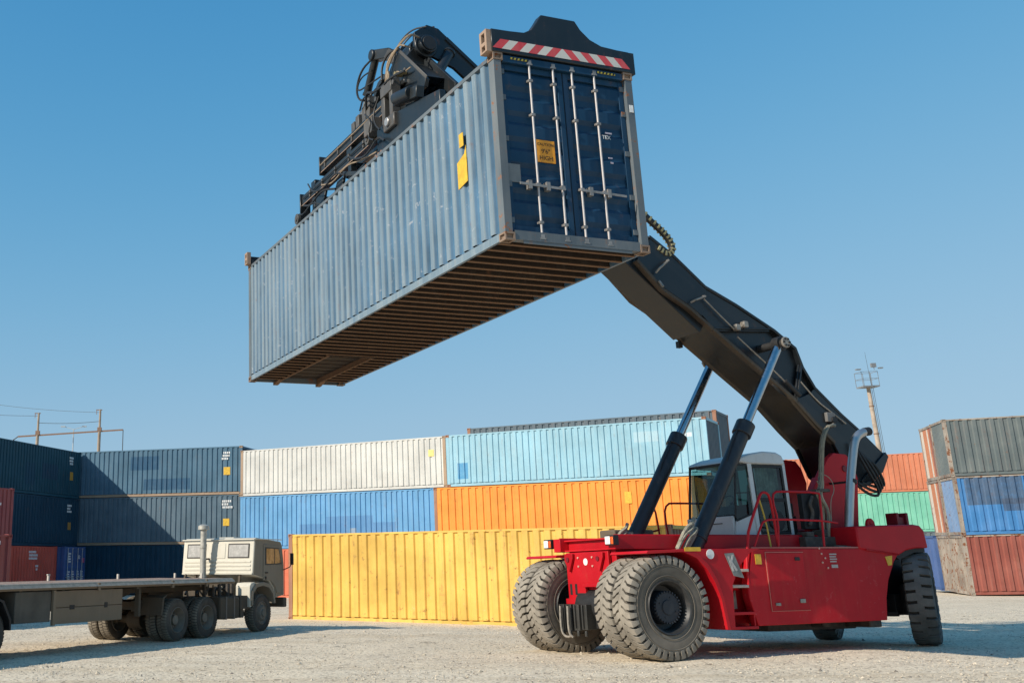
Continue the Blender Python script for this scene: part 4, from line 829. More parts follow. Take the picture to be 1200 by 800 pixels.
c_('cab_vent', MB().box((2.79, 1.55, 2.40), (2.80, 1.95, 2.415)), BLACK, 0)
# handrails
def rail(name, pts, r=.021, sm=2, mat=RED): K(name, MB().tube(pts, r, 8, sm), mat, 0, 50)
rail('handrail', [(2.05,.26,1.05),(2.05,.26,1.55),(2.18,.26,2.1),(2.2,.26,2.2),(2.55,.26,2.80),(2.62,.26,2.90),(2.72,.26,2.92),(2.82,.26,2.86),(2.9,.3,2.5),(2.92,.3,1.9)], .026, 1)
rail('handrail', [(2.9,.28,1.9),(2.98,.28,2.4),(2.90,.28,2.75),(2.96,.28,2.93),(3.2,.28,2.94),(4.1,.28,2.94),(4.12,.28,2.85),(4.05,.28,1.9)], .022, 1)
rail('handrail', [(2.3,.27,1.9),(2.5,.27,2.25),(2.62,.27,2.40),(3.0,.28,2.42),(4.1,.28,2.40)], .02, 1); rail('handrail', [(4.07,.28,2.40),(4.5,.3,2.36)], .018, 0)
rail('handrail', [(2.62,.34,2.86),(2.75,.36,2.4),(2.8,.36,1.9)], .016, 1, plain('yellow_rail', (.45,.32,.04), .5))
rail('handrail', [(2.0,3.3,1.9),(2.35,3.3,2.75),(2.45,3.3,2.85),(2.58,3.3,2.83),(2.64,3.3,2.7),(2.7,3.3,1.9)], .022, 1); rail('handrail', [(2.95,3.3,1.9),(2.85,3.3,2.7),(2.95,3.3,2.92),(3.2,3.3,2.93),(4.2,3.3,2.93),(4.2,3.3,1.9)], .022, 1); rail('handrail', [(2.3,3.3,1.9),(2.3,3.3,2.3),(2.65,3.3,2.36)], .02, 1)
K('far_tank', MB().box((1.2, 2.9, 1.92), (2.2, 3.4, 2.35)).box((2.3, 2.95, 1.92), (2.9, 3.35, 2.25)), paint('tank_brown', (.10,.075,.05), .7, rust=.4), .03)
# boom
bot = [(1.18, 7.64), (1.78, 7.06), (2.42, 6.72), (2.95, 6.34), (4.05, 5.57), (4.95, 4.95), (5.50, 4.42), (5.92, 4.06), (6.2, 3.45), (6.6, 3.17)]
top = [(7.17, 3.50), (7.40, 3.83), (6.73, 4.38), (6.25, 4.73), (5.62, 5.26), (5.36, 5.68), (5.22, 6.10), (4.68, 6.46), (3.71, 6.94), (2.93, 7.27), (2.20, 7.86), (1.60, 8.24)]
BY0, BY1 = 1.36, 2.46
bm_ = K('boom', MB().prism(bot+top, BY0+.12, BY1-.12), BOOMB, .012)
def B(name, mb, mat=BOOMB, bevel=.008, ang=35): return part(name, mb, mat, bm_, bevel, ang, 1)
def band(line, th, y0, y1, dirn):
    """flange along a polyline: thickness th, offset to the inside (dirn -1) or outside"""
    off = []
    for i, p in enumerate(line):
        a = Vector(line[max(i-1, 0)]); b = Vector(line[min(i+1, len(line)-1)]); d = (b-a).normalized(); nrm = Vector((-d.y, d.x))*dirn
        off.append((p[0]+nrm.x*th, p[1]+nrm.y*th))
    m = MB(); n = len(line)
    vs = [(a, y0, b) for a, b in line]+[(a, y0, b) for a, b in off]+[(a, y1, b) for a, b in line]+[(a, y1, b) for a, b in off]
    fs = []
    for i in range(n-1): fs += [(i, i+1, n+i+1, n+i), (2*n+i, 3*n+i, 3*n+i+1, 2*n+i+1), (i, 2*n+i, 2*n+i+1, i+1), (n+i, n+i+1, 3*n+i+1, 3*n+i)]
    fs += [(0, n, 3*n, 2*n), (n-1, 3*n-1, 4*n-1, 2*n-1)]
    return m.add(vs, fs)
bl_ = bot[:8]; tl_ = top[2:][::-1]
B('bottom_flange', band(bl_, .07, BY0, BY1, 1), paint('boom_belly_lit', (.048,.038,.027), .65, streak=.1, rust=.05, dust=.5, dust_col=(.115,.09,.062), bump=.1)); B('top_flange', band(tl_, .06, BY0, BY1, -1))  # belly colour carries the brown light bounced up from the ground
for y0, y1 in ((BY0, BY0+.05), (BY1-.05, BY1)):
    B('web_plate', MB().prism([(4.95, 4.95), (5.50, 4.42), (5.92, 4.06), (6.2, 3.45), (6.6, 3.17), (7.17, 3.5), (7.4, 3.83), (6.73, 4.38), (6.25, 4.73), (5.62, 5.26), (5.4, 5.1)], y0+.015, y1+.015))
    B('web_plate', MB().prism([(1.22, 7.70), (1.80, 7.14), (2.45, 6.80), (2.75, 6.6), (2.95, 7.24), (2.20, 7.82), (1.62, 8.18)], y0+.02, y1+.02))
    s_ = 1 if y0 < 2 else -1
for y in (BY0+.06, BY1-.06):
    B('stiffener', MB().bar((5.30, y, 5.72), (5.04, y, 4.90), .12, .05, (0, 1, 0)).bar((5.30, y, 5.72), (5.04, y, 4.90), .05, .12, (0, 1, 0)))
    B('stiffener', MB().bar((2.98, y, 6.36), (4.55, y, 6.46), .12, .04, (0, 1, 0)).bar((2.98, y, 6.36), (4.55, y, 6.46), .04, .12, (0, 1, 0)))
for y0 in (BY0+.03, BY1-.05): B('hump_web', MB().prism([(3.0, 6.38), (4.45, 6.46), (4.66, 6.42), (3.70, 6.90), (2.93, 7.22), (2.75, 6.64)], y0, y0+.03), bevel=.006)
for y in (.93, 2.89):
    B('cylinder_pin', MB().cyl((4.28, y-.16 if y < 2 else BY1-.1, 6.02), (4.28, BY0+.1 if y < 2 else y+.16, 6.02), .085, n=20), plain('pin_dark', (.05,.05,.05), .4, .4), .006)
    B('pin_cap', MB().cyl((4.28, (y-.21) if y < 2 else y+.16, 6.02), (4.28, (y-.16) if y < 2 else y+.21, 6.02), .115, n=20), ALU, .01)
    cap = MB()
    for k in range(6):
        t = k*math.pi/3; cap.cyl((4.28+.075*math.cos(t), y-.235 if y < 2 else y+.21, 6.02+.075*math.sin(t)), (4.28+.075*math.cos(t), y-.2 if y < 2 else y+.235, 6.02+.075*math.sin(t)), .02, n=6)
    B('cap_bolt', cap, BLACK, 0)
B('work_light', MB().box((3.52, BY0-.10, 6.34), (3.64, BY0+.02, 6.47)).cyl((3.50, BY0-.04, 6.405), (3.52, BY0-.04, 6.405), .055, n=14), ALU, .01); B('work_light', MB().box((3.74, BY0-.10, 6.42), (3.86, BY0+.02, 6.55)).cyl((3.72, BY0-.04, 6.485), (3.74, BY0-.04, 6.485), .055, n=14), ALU, .01)
B('bracket', MB().tube([(1.62, BY0-.02, 7.42), (1.66, BY0-.10, 7.50), (1.92, BY0-.10, 7.70), (1.96, BY0, 7.72)], .022, 6), ALU, 0); B('bracket', MB().tube([(2.45, BY0-.02, 6.86), (2.5, BY0-.10, 6.90), (2.78, BY0-.10, 7.0), (2.8, BY0, 7.02)], .022, 6), ALU, 0); B('bracket', MB().tube([(1.68, BY0-.02, 7.25), (1.72, BY0-.08, 7.12)], .03, 6), ALU, 0)
B('side_pipe', MB().tube([(2.8, BY0-.03, 6.96), (3.2, BY0-.03, 6.62), (3.52, BY0-.03, 6.36)], .017, 6), ALU, 0); B('side_pipe', MB().tube([(3.6, BY0-.0, 6.22), (4.4, BY0, 5.62), (4.75, BY0, 5.34)], .017, 6), ALU, 0); B('side_pipe', MB().tube([(5.2, BY0-.0, 5.35), (5.6, BY0, 4.95), (5.9, BY0-.02, 4.75), (6.3, BY0-.02, 4.5)], .016, 6, 1), ALU, 0)
B('side_cylinder', MB().cyl((4.75, BY0-.02, 5.34), (5.1, BY0-.02, 5.05), .05, n=12), BLACK, 0); B('oval_cover', MB().prism([(4.95, 5.25), (4.75, 5.42), (4.55, 5.40), (4.45, 5.28), (4.62, 5.12), (4.9, 5.0)], BY0+.05, BY0+.13), BOOMB, .03)
B('slide_pad', MB().box((5.75, BY0-.06, 4.52), (5.98, BY0+.02, 4.72)).cyl((5.9, BY0-.08, 4.45), (5.9, BY0, 4.45), .05, n=10), paint('pad_grey', (.14,.14,.14), .6, rust=.2), .01)
B('end_plate', MB().prism([(6.6, 3.17), (7.17, 3.50), (7.4, 3.83), (7.33, 3.93), (6.5, 3.3)], BY0-.03, BY1+.03)); B('end_knob', MB().cyl((5.92, BY0-.10, 4.56), (5.92, BY0+.02, 4.56), .07, n=12), BLACK, 0); B('sensor_box', MB().box((2.96, 2.40, 6.16), (3.06, 2.50, 6.30)), BLACK, 0)
# inner telescope section and nose
def on(t, h): return (1.6-.792*t-.61*h, 8.40+.61*t-.792*h)      # along the top edge, down into the section
IY0, IY1 = 1.50, 2.32
K('inner_boom', MB().prism([on(-2.2, .12), on(3.2, .12), on(3.4, .58), on(5.45, .60), on(5.6, .98), on(-2.2, .98)], IY0, IY1), BOOMB, .012)
ck = [on(2.6, .0), on(6.05, -.03), on(6.28, .10), on(6.38, .45), on(6.2, .70), on(5.9, .62), on(5.3, .42), on(2.6, .40)]
K('nose_cheek', MB().prism(ck, IY0-.09, IY0-.01), BOOMB, .01); K('nose_cheek', MB().prism(ck, IY1+.01, IY1+.09), BOOMB, .01)
K('nose_rib', MB().bar((*on(2.7, .05),)[:1]+(IY0-.1,)+on(2.7, .05)[1:], (on(5.8, .03)[0], IY0-.1, on(5.8, .03)[1]), .05, .07), BOOMB, 0)
dc = on(6.02, .52)
K('nose_pin', MB().cyl((dc[0], IY0-.24, dc[1]), (dc[0], IY1+.24, dc[1]), .19, n=28).cyl((dc[0], IY0-.13, dc[1]), (dc[0], IY0-.05, dc[1]), .25, n=28).cyl((dc[0], IY0+.1, dc[1]), (dc[0], IY1-.1, dc[1]), .26, n=28), BOOMB, .02); K('nose_pin_cap', MB().cyl((dc[0], IY0-.27, dc[1]), (dc[0], IY0-.24, dc[1]), .15, n=24), BLACK, .01)
K('nose_link', MB().bar((dc[0], IY0+.2, dc[1]), (dc[0]-.15, IY0+.2, 10.9), .5, .12, (0, 1, 0)).bar((dc[0], IY1-.2, dc[1]), (dc[0]-.15, IY1-.2, 10.9), .5, .12, (0, 1, 0)), BOOMB, .01)
# energy chain bowed above the boom at the container
cpts = [(-.9, BY0+.25, 10.25), (-.2, BY0+.15, 9.95), (.4, BY0+.08, 9.6), (1.0, BY0+.06, 9.15), (1.52, BY0+.06, 8.70), (1.94, BY0+.06, 8.40), (2.14, BY0+.06, 8.20), (2.20, BY0+.06, 8.02), (2.12, BY0+.06, 7.90), (1.98, BY0+.06, 7.86), (1.8, BY0+.06, 7.98)]
ch = K('energy_chain', MB().tube(cpts, .07, 8, 2), HOSE, 0, 50)
lk = MB(); q = [Vector(p) for p in cpts]
for _ in range(3):
    r_ = [q[0]]
    for a, b in zip(q, q[1:]): r_ += [a*.75+b*.25, a*.25+b*.75]
    q = r_+[q[-1]]
acc = 0
for a, b in zip(q, q[1:]):
    acc += (b-a).length
    if acc > .085: acc = 0; d = (b-a).normalized(); lk.bar(b-d*.02, b+d*.02, .10, .155, (0,1,0))
part('chain_link', lk, plain('chain_yellow', (.30,.27,.14), .6, var=.4), ch, 0, 0)
# lift cylinders
for y in (.93, 2.89):
    tp_, bs_ = Vector((4.28, y, 6.02)), Vector((1.32, y, 1.68)); d = (bs_-tp_).normalized(); g = tp_+d*2.08
    c = K('lift_cylinder', MB().cyl(g, bs_, .150, n=28).cyl(g-d*.02, g+d*.26, .185, n=28).cyl(bs_-d*.55, bs_-d*.48, .165, n=28), CYLB, .01)
    part('piston_rod', MB().cyl(tp_+d*.06, g, .092, n=24), CHROME, c, 0, 50); part('rod_eye', MB().cyl((tp_.x, y-.09, tp_.z), (tp_.x, y+.09, tp_.z), .15, n=20), BLACK, c, .01)
    part('base_eye', MB().cyl((bs_.x, y-.10, bs_.z), (bs_.x, y+.10, bs_.z), .19, n=20), ALU, c, .01)
    part('hose', MB().tube([g+d*.1+Vector((-.15, -.05, .05)), g+d*.4+Vector((-.25, -.08, .0)), g+d*.9+Vector((-.16, -.08, 0))], .014, 6, 2), HOSE, c, 0)
    b = MB()
    for k, (dx, dz) in enumerate(((-.28, .0), (-.16, .12), (-.05, -.06))): b.tube([(1.05+dx*.5, y-.12, 1.78+dz), (1.25+dx*.4, y-.16, 2.15+dz), (1.42+dx*.3, y-.17, 2.25+dz), (1.48+dx*.3, y-.13, 2.34+dz)], .035, 7, 2)
    part('hose_bundle', b, plain('hose_pale', (.27,.25,.19), .7, var=.6, scale=14), c, 0)
K('radiator', MB().box((4.42, 1.02, 2.28), (4.86, 1.14, 2.98)), BLACK, .01); K('radiator_pipe', MB().tube([(4.5, .98, 2.35), (4.62, .96, 2.6), (4.52, .95, 2.75), (4.66, .97, 2.92)], .035, 7, 2), DKST, 0)
# tan hoses looping from the boom foot down past the support
hr = random.Random(21); HT = [plain('hose_olive', (.25,.21,.14), .7, var=.3), plain('hose_grey', (.15,.145,.12), .7, var=.3), plain('hose_sand', (.36,.31,.22), .7, var=.3)]
for k in range(11):
    a = hr.uniform(-.10, .12); b = hr.uniform(-.16, .2); yk = .86+.04*(k % 4)
    top_ = [(5.78-.02*k, yk+.3, 4.42), (5.35+a*.4, yk+.05, 4.38), (5.06+a*.5, yk-.02, 4.05), (4.98+a*.5, yk, 3.6)] if k < 7 else [(4.86+a, yk, 3.2+hr.uniform(0, .3))]
    K('hydraulic_hose', MB().tube(top_+[(4.86+a*.6, yk-.02, 3.12), (4.70+a, yk-.04, 2.95), (4.80+b, yk-.06, 2.62), (4.72+b*1.3, yk-.03, 2.3), (4.80+a, yk, 1.92)], hr.choice((.014, .019, .024)), 6, 2), HT[k % 3], 0, 50)
K('hose_clamp', MB().box((4.70, .80, 3.0), (4.98, 1.05, 3.06)), DKST, .006); K('thin_line', MB().tube([(4.9, .95, 3.4), (5.15, .9, 3.3), (5.2, .88, 3.05), (5.0, .85, 2.85), (4.95, .85, 2.4)], .008, 5, 2), HT[2], 0, 50)
for k in range(4):
    K('hydraulic_hose', MB().tube([(6.35+.1*k, BY0-.06, 4.1-.1*k), (6.5+.12*k, BY0-.16, 3.6), (6.9+.05*k, BY0-.14, 3.0+.05*k), (6.6+.08*k, BY0-.1, 2.98+.1*k), (6.2+.12*k, BY0-.08, 3.25)], .03, 7, 2), HOSE, 0, 50)
K('valve_bank', MB().box((4.1, .75, 1.92), (4.9, 1.1, 2.12)).box((4.2, .8, 2.12), (4.4, 1.05, 2.22)).box((4.6, .8, 2.12), (4.75, 1.05, 2.26)), DKST, .015)
K('oil_tank', MB().box((4.55, .5, 1.91), (5.7, 1.0, 1.95)), DKST, .0)

# ------------------------------------------------------------------ truck tractor (local: x forward, y away from the camera, z up)
TRK = (-2.94588645, 25.90884441, 0.0); TRA = R(61); TRS = .934
TANP = paint('truck_beige', (.64,.60,.50), .5, streak=.22, streak_col=(.34,.28,.2), rust=.1, dust=.2, dust_col=(.42,.36,.28))
DUSTY = paint('dusty_frame', (.065,.052,.038), .85, streak=.1, rust=.2, dust=.6, dust_col=(.15,.118,.082))
TRB = paint('truck_tyre', (.055,.050,.045), .9, var=.3, streak=0, rust=0, dust=.6, dust_col=(.15,.125,.10), bump=.3, spec=.15, detail_scale=3)
TRT = paint('truck_tread', (.15,.132,.108), .92, var=.3, streak=0, rust=0, dust=.6, dust_col=(.30,.26,.20), bump=.5, spec=.15, detail_scale=4)
TRIM = paint('truck_rim', (.10,.088,.072), .75, streak=0, rust=.3, dust=.4, detail_scale=3)
BEIGE_SHADE = paint('shaded_beige', (.22,.185,.14), .7, streak=.3, streak_col=(.13,.11,.085), rust=.15, dust=.4, dust_col=(.27,.23,.17))  # cab beige darkened to paint in the shade of the near side
tk = thing('tractor_truck', 'beige cab over tractor truck with tall exhaust stack seen from behind', 'truck', TRK, (0, 0, TRA)); tk.scale = (TRS,)*3
def T(name, mb, mat, bevel=.01, ang=35, parent=None): return part(name, mb, mat, parent or tk, bevel, ang, 2)
def truck_tyre():
    h = .14; r = .50
    b = MB().lathe([(.27, -h+.03), (.30, -h), (.40, -h-.012), (.455, -h+.005), (.485, -h+.03), (.49, 0), (.485, h-.03), (.455, h-.005), (.40, h+.012), (.30, h), (.27, h-.03)], 48)
    t = MB(); N = 44
    for s in (-1, 1):
        for k in range(N):
            a0 = 2*math.pi*(k+(.5 if s > 0 else 0))/N; wd = 2*math.pi/N*.68; vs = []
            for y, rr_, rb, sh in ((.008, r, .484, 0), (.07, r, .484, .03), (h-.02, r-.012, .476, .04), (h+.004, .465, .45, .04)):
                for q in (rr_, rb):
                    for e in (-.5, .5): vs.append((q*math.cos(a0+sh+wd*e), s*y, q*math.sin(a0+sh+wd*e)))
            fs = [(0, 2, 3, 1)]
            for i in range(3):
                o = i*4; fs += [(o, o+1, o+5, o+4), (o, o+4, o+6, o+2), (o+1, o+3, o+7, o+5)]
            t.add(vs, fs)
    rm = MB().lathe([(.30, -h+.0), (.285, -h-.01), (.27, -h+.02), (.255, -h+.07), (.20, -h+.17), (.12, -h+.15), (.11, -h+.06), (.0, -h+.05)], 32).lathe([(.30, h), (.27, h-.02), (.02, h-.04)], 32)
    for k in range(8):
        a = 2*math.pi*k/8; p = Vector((.165*math.cos(a), -h+.15, .165*math.sin(a))); rm.cyl(p, p+Vector((0, -.04, 0)), .018, n=6)
    rf = MB().lathe([(.30, -h), (.285, -h-.01), (.27, -h+.02), (.22, -h+.03), (.17, -h-.03), (.10, -h-.04), (.09, -h-.07), (.0, -h-.07)], 32).lathe([(.30, h), (.27, h-.02), (.02, h-.04)], 32)
    for k in range(5):
        a = 2*math.pi*k/5; p = Vector((.235*math.cos(a), -h+.03, .235*math.sin(a))); rf.cyl(p, p+Vector((0, -.014, 0)), .032, n=8)
    return b.mesh('tyre', 40), t.mesh('tread', 25), rm.mesh('rim', 30), rf.mesh('rim', 30)
TT = truck_tyre()
def twheel(par, x, y, flip=False, front=False, z=.49, name='wheel'):
    w_ = bpy.data.objects.new(name, None); COL.objects.link(w_); w_.parent = par; w_.location = (x, y, z); w_.rotation_mode = 'YXZ'
    w_.rotation_euler = (0, random.uniform(0, 6), math.pi if flip else 0)
    link('tyre', TT[0], TRB, w_); link('tread', TT[1], TRT, w_); link('rim', TT[3 if front else 2], TRIM, w_)
for x in (0, 1.26):
    twheel(tk, x, .15); twheel(tk, x, .48, flip=True); twheel(tk, x, 2.25, flip=True); twheel(tk, x, 1.92)
    T('drive_axle', MB().cyl((x, .4, .49), (x, 2.0, .49), .09, n=12).cyl((x, 1.0, .49), (x, 1.4, .49), .22, n=14), DUSTY, 0)
twheel(tk, 4.02, .22, front=True); twheel(tk, 4.02, 2.18, flip=True, front=True)
T('front_axle', MB().box((3.95, .3, .40), (4.09, 2.1, .52)), DUSTY)
for y in (.75, 1.55): T('chassis_rail', MB().box((-.75, y, .70), (5.0, y+.09, .95)), DUSTY)
for x in (-.7, .6, 2.2, 3.3): T('cross_member', MB().box((x, .84, .74), (x+.1, 1.55, .92)), DUSTY, 0)
T('fifth_wheel', MB().cyl((.62, 1.2, 1.02), (.62, 1.2, 1.09), .48, n=28).box((.3, .85, .94), (.95, 1.55, 1.02)), DUSTY)
T('bogie_beam', MB().prism([(-.2, .42), (.63, .62), (1.46, .42), (1.46, .52), (.63, .80), (-.2, .52)], .62, .72).prism([(-.2, .42), (.63, .62), (1.46, .42), (1.46, .52), (.63, .80), (-.2, .52)], 1.68, 1.78), DUSTY, .006)
T('fuel_tank', MB().box((2.02, .12, .40), (2.95, .62, .95)), DUSTY, .05); T('tank_strap', MB().box((2.28, .11, .39), (2.33, .63, .96)).box((2.66, .11, .39), (2.71, .63, .96)), plain('strap_grey', (.16,.14,.12), .7), 0)
T('battery_box', MB().box((3.0, .14, .62), (3.44, .6, .96)).box((3.05, .16, .40), (3.2, .5, .62)).cyl((3.3, .3, .42), (3.3, .3, .60), .08, n=12), DUSTY, .012)
T('air_tank', MB().cyl((2.1, 1.95, .62), (2.9, 1.95, .62), .2, n=18), DUSTY, .01)
for y in (.02, 1.78): T('front_mudguard', MB().prism([(3.40, .70), (3.42, 1.08), (3.62, 1.26), (3.98, 1.30), (4.36, 1.24), (4.58, 1.02), (4.66, .72), (4.58, .72), (4.5, .98), (4.3, 1.14), (3.98, 1.20), (3.68, 1.16), (3.5, 1.02), (3.47, .70)], y, y+.5), BEIGE_SHADE if y < 1 else DUSTY, .01)
T('wheel_apron', MB().prism([(3.36, .66), (3.36, 1.20), (3.44, 1.28), (3.62, 1.30), (3.6, 1.22), (3.46, 1.05), (3.44, .66)], .06, .52), TANP, .01)
# cab
BKX = 3.50
cabp = [(BKX, 1.52), (BKX+.09, 2.42), (BKX+.20, 2.47), (4.98, 2.38), (5.06, 2.28), (5.16, 1.75), (5.17, .92), (4.70, .86), (4.62, 1.1), (4.4, 1.30), (3.98, 1.40), (3.66, 1.46), (BKX+.02, 1.50)]
cb_ = T('cab', MB().prism(cabp, .06, 2.40), TANP, .04)
def tc_(name, mb, mat, bevel=.006, ang=35): return part(name, mb, mat, cb_, bevel, ang, 2)
gw = plain('dusty_window', (.40,.38,.35), .25, var=.15)
def bk(z): return BKX+.09*(z-1.52)/.90      # the sloping back wall
def bquad(y0, y1, z0, z1, off=.012): return MB().add([(bk(z0)-off, y0, z0), (bk(z1)-off, y0, z1), (bk(z1)-off, y1, z1), (bk(z0)-off, y1, z0), (bk(z0)+.01, y0, z0), (bk(z1)+.01, y0, z1), (bk(z1)+.01, y1, z1), (bk(z0)+.01, y1, z0)], [(0,1,2,3), (0,4,5,1), (1,5,6,2), (2,6,7,3), (3,7,4,0)])
for y0, y1 in ((.20, .90), (1.62, 2.26)):
    tc_('rear_window_frame', bquad(y0, y1, 1.93, 2.32, .014), plain('window_rubber', (.06,.055,.05), .7), .012); tc_('rear_window', bquad(y0+.04, y1-.04, 1.965, 2.285, .02), gw, 0)
tc_('back_panel', bquad(.98, 1.52, 1.92, 2.33, .012), TANP, .012)
for k in range(3): tc_('pressed_rib', bquad(.14, 2.32, 1.60+.105*k, 1.66+.105*k, .016), TANP, .01)
tc_('gutter', MB().box((BKX+.05, .03, 2.415), (5.0, .06, 2.44)).box((BKX+.03, .04, 2.41), (BKX+.06, 2.42, 2.44)).box((BKX-.02, .08, 1.50), (BKX+.03, 2.38, 1.54)), TANP, .004)
tc_('roof_hatch', MB().box((4.0, 1.0, 2.45), (4.45, 1.5, 2.50)), TANP, .015)
tc_('shade_skin', MB().prism([(BKX+.03, 1.50), (BKX+.12, 2.42), (BKX+.22, 2.45), (4.97, 2.36), (5.04, 2.27), (5.145, 1.75), (5.155, .94), (4.71, .88), (4.63, 1.12), (4.41, 1.32), (3.98, 1.42), (3.66, 1.48)], .052, .061), BEIGE_SHADE, 0)  # skin added over the cab side, its shade put into the colour
tc_('door', MB().prism([(4.02, 1.34), (4.02, 2.30), (4.88, 2.26), (4.96, 2.16), (5.06, 1.72), (5.06, 1.0), (4.76, .98), (4.66, 1.16), (4.42, 1.32)], .035, .06), BEIGE_SHADE, .008)
tc_('side_window', MB().prism([(4.10, 1.74), (4.10, 2.22), (4.84, 2.20), (5.0, 1.76)], .026, .036), plain('window_rubber', (.06,.055,.05), .7), .004)
tc_('side_glass', MB().prism([(4.15, 1.78), (4.15, 2.185), (4.56, 2.18), (4.56, 1.78)], .018, .027).prism([(4.60, 1.78), (4.60, 2.178), (4.80, 2.165), (4.94, 1.80)], .018, .027), plain('window_reflect', (.40,.22,.12), .12, var=.6, scale=3), 0)
tc_('door_handle', MB().box((4.1, .015, 1.52), (4.24, .035, 1.56)).box((4.1, .015, 1.36), (4.16, .035, 1.44)), BLACK, .004)
tc_('windscreen', MB().add([(5.09, .2, 2.2), (5.175, .2, 1.76), (5.175, 2.26, 1.76), (5.09, 2.26, 2.2)], [(0,1,2,3)]), GLSD, 0)
mi = tc_('mirror', MB().tube([(5.06, .03, 1.60), (5.22, -.10, 1.68), (5.26, -.16, 1.80)], .016, 6).box((5.24, -.20, 1.74), (5.28, -.10, 2.06)), BLACK, .008)
T('bumper', MB().box((5.12, .04, .60), (5.30, 2.42, .86)), DUSTY, .03); T('headlight', MB().box((5.30, .12, .62), (5.40, .34, .84)), BLACK, .01); T('headlight', MB().box((5.30, 2.08, .62), (5.40, 2.30, .84)), BLACK, .01)
T('exhaust_stack', MB().cyl((3.26, 1.52, 1.36), (3.26, 1.52, 2.70), .085, n=18).cyl((3.26, 1.52, 1.36), (3.26, 1.52, 1.46), .11, n=18).cyl((3.26, 1.52, 2.2), (3.26, 1.52, 2.24), .095, n=18).cyl((3.26, 1.52, 2.70), (3.26, 1.52, 2.80), .16, .15, n=20).cyl((3.26, 1.52, 2.80), (3.26, 1.52, 2.84), .15, .08, n=20), plain('stack_grey', (.42,.40,.35), .5, .2, var=.25), .006)
T('stack_bracket', MB().bar((3.26, 1.52, 1.9), (3.55, 1.52, 1.92), .05, .04).bar((3.26, 1.52, 1.36), (3.26, 1.52, .95), .06, .06), DUSTY, 0)
for k in range(9):
    xk = 2.25+.14*k; T('spring_coil', MB().tube([(xk+.04*math.cos(q*1.3), .72+.10*k % .5+.04*math.sin(q*1.3), 1.0+.02*q) for q in range(12)], .012, 5), plain('coil_tan', (.30,.25,.18), .7, var=.4), 0, 50)
for x, z, h in ((2.0, .96, .34), (2.35, .96, .22), (2.7, .96, .30), (3.05, .96, .38), (3.3, .96, .30)): T('air_bottle', MB().cyl((x, .55+.1*(x % .7), z), (x, .55+.1*(x % .7), z+h), .05, n=10).cyl((x, .55+.1*(x % .7), z+h), (x+.04, .6, z+h+.06), .02, n=6), DKST, 0)
mc = MB(); rr = random.Random(9)
for k in range(5): mc.tube([(2.5+rr.uniform(-.2,.2), .7+.3*k, 1.0), (2.8, .7+.32*k, 1.15+rr.uniform(0,.2)), (3.2, .8+.28*k, 1.05+rr.uniform(0,.25)), (3.5, .9+.25*k, 1.2)], .03, 6, 1)
T('air_hose', mc, BLACK, 0, 50)
T('engine_back', MB().box((3.2, .9, .85), (3.7, 1.6, 1.35)).cyl((2.95, 1.0, .95), (2.95, 1.0, 1.2), .12, n=12).cyl((2.75, 1.35, .95), (2.75, 1.35, 1.3), .06, n=10), DUSTY, .02)
T('cab_mount', MB().bar((3.45, .5, .95), (3.55, .5, 1.5), .06, .06).bar((3.45, 1.95, .95), (3.55, 1.95, 1.5), .06, .06).bar((3.1, 2.25, .9), (3.5, 2.25, 1.5), .05, .05), DUSTY, 0)
T('rear_mudguard', MB().box((-.05, .86, .98), (1.4, .88, 1.12)).prism([(-.62, .62), (-.56, 1.02), (-.40, 1.08), (-.42, 1.05), (-.5, 1.0), (-.55, .62)], .05, .66), DUSTY, 0)

# ------------------------------------------------------------------ flatbed trailer
tl = thing('flatbed_trailer', 'dusty empty flatbed trailer with side board behind the beige tractor truck', 'trailer', TRK, (0, 0, TRA)); tl.scale = (TRS,)*3
WOODT = plain('weathered_planks', (.42,.29,.22), .85, var=.3, scale=5); BOARD = paint('dusty_board', (.23,.17,.115), .85, streak=.15, rust=.12, dust=.4, dust_col=(.25,.185,.12))
def F(name, mb, mat, bevel=.006, ang=35, parent=None): return part(name, mb, mat, parent or tl, bevel, ang, 1)
X0, X1 = -12.4, 2.44
F('side_rail', MB().box((X0, .0, 1.29), (X1-1.0, .06, 1.405)).box((X0, .06, 1.33), (X1-1.0, .10, 1.36)), BOARD); F('side_rail', MB().box((X0, 2.44, 1.29), (X1-1.0, 2.5, 1.405)), BOARD)
gz = [(X1-1.0, 1.29), (X1-1.0, 1.405), (X1, 1.395), (X1, 1.285)]
F('nose_rail', MB().prism(gz, .0, .06), BOARD); F('nose_rail', MB().prism(gz, 2.44, 2.5), BOARD); F('nose_beam', MB().box((X1, .0, 1.28), (X1+.07, 2.5, 1.40)), BOARD)
F('sun_lip', MB().prism([(-.06, 1.335), (.03, 1.428), (.09, 1.428), (.09, 1.34)], X0, X1, 'x'), plain('sunlit_edge_wood', (.58,.43,.31), .8, var=.25), 0, 0)  # pale sloped lip added so the deck edge looks sunlit
pm = cached('plank', lambda: box_mesh((X0, .0, 1.375), (X1, .19, 1.42)))
for k in range(12): link('deck_plank', pm, WOODT, tl).location = (0, .065+k*.198, .003*((k*7) % 3))
for y in (.75, 1.6): F('main_beam', MB().prism([(X0, 1.28), (X1, 1.28), (X1, 1.12), (-.9, 1.12), (-2.0, .82), (-8, .82), (X0, 1.0)], y, y+.12), DUSTY)
for k in range(11): F('cross_bearer', MB().box((-11.8+k*1.28, .06, 1.24), (-11.72+k*1.28, 2.44, 1.36)), DUSTY, 0)
sb = F('side_board', MB().box((-4.34, .03, .93), (-2.12, .07, 1.262)), BOARD, .008); part('side_board_lower', MB().box((-4.34, .03, .60), (-2.12, .07, .92)), BOARD, sb, .008)
part('board_hinge', MB().box((-3.9, .02, .88), (-3.75, .03, .97)).box((-2.75, .02, .88), (-2.65, .03, .99)), BLACK, sb, 0)
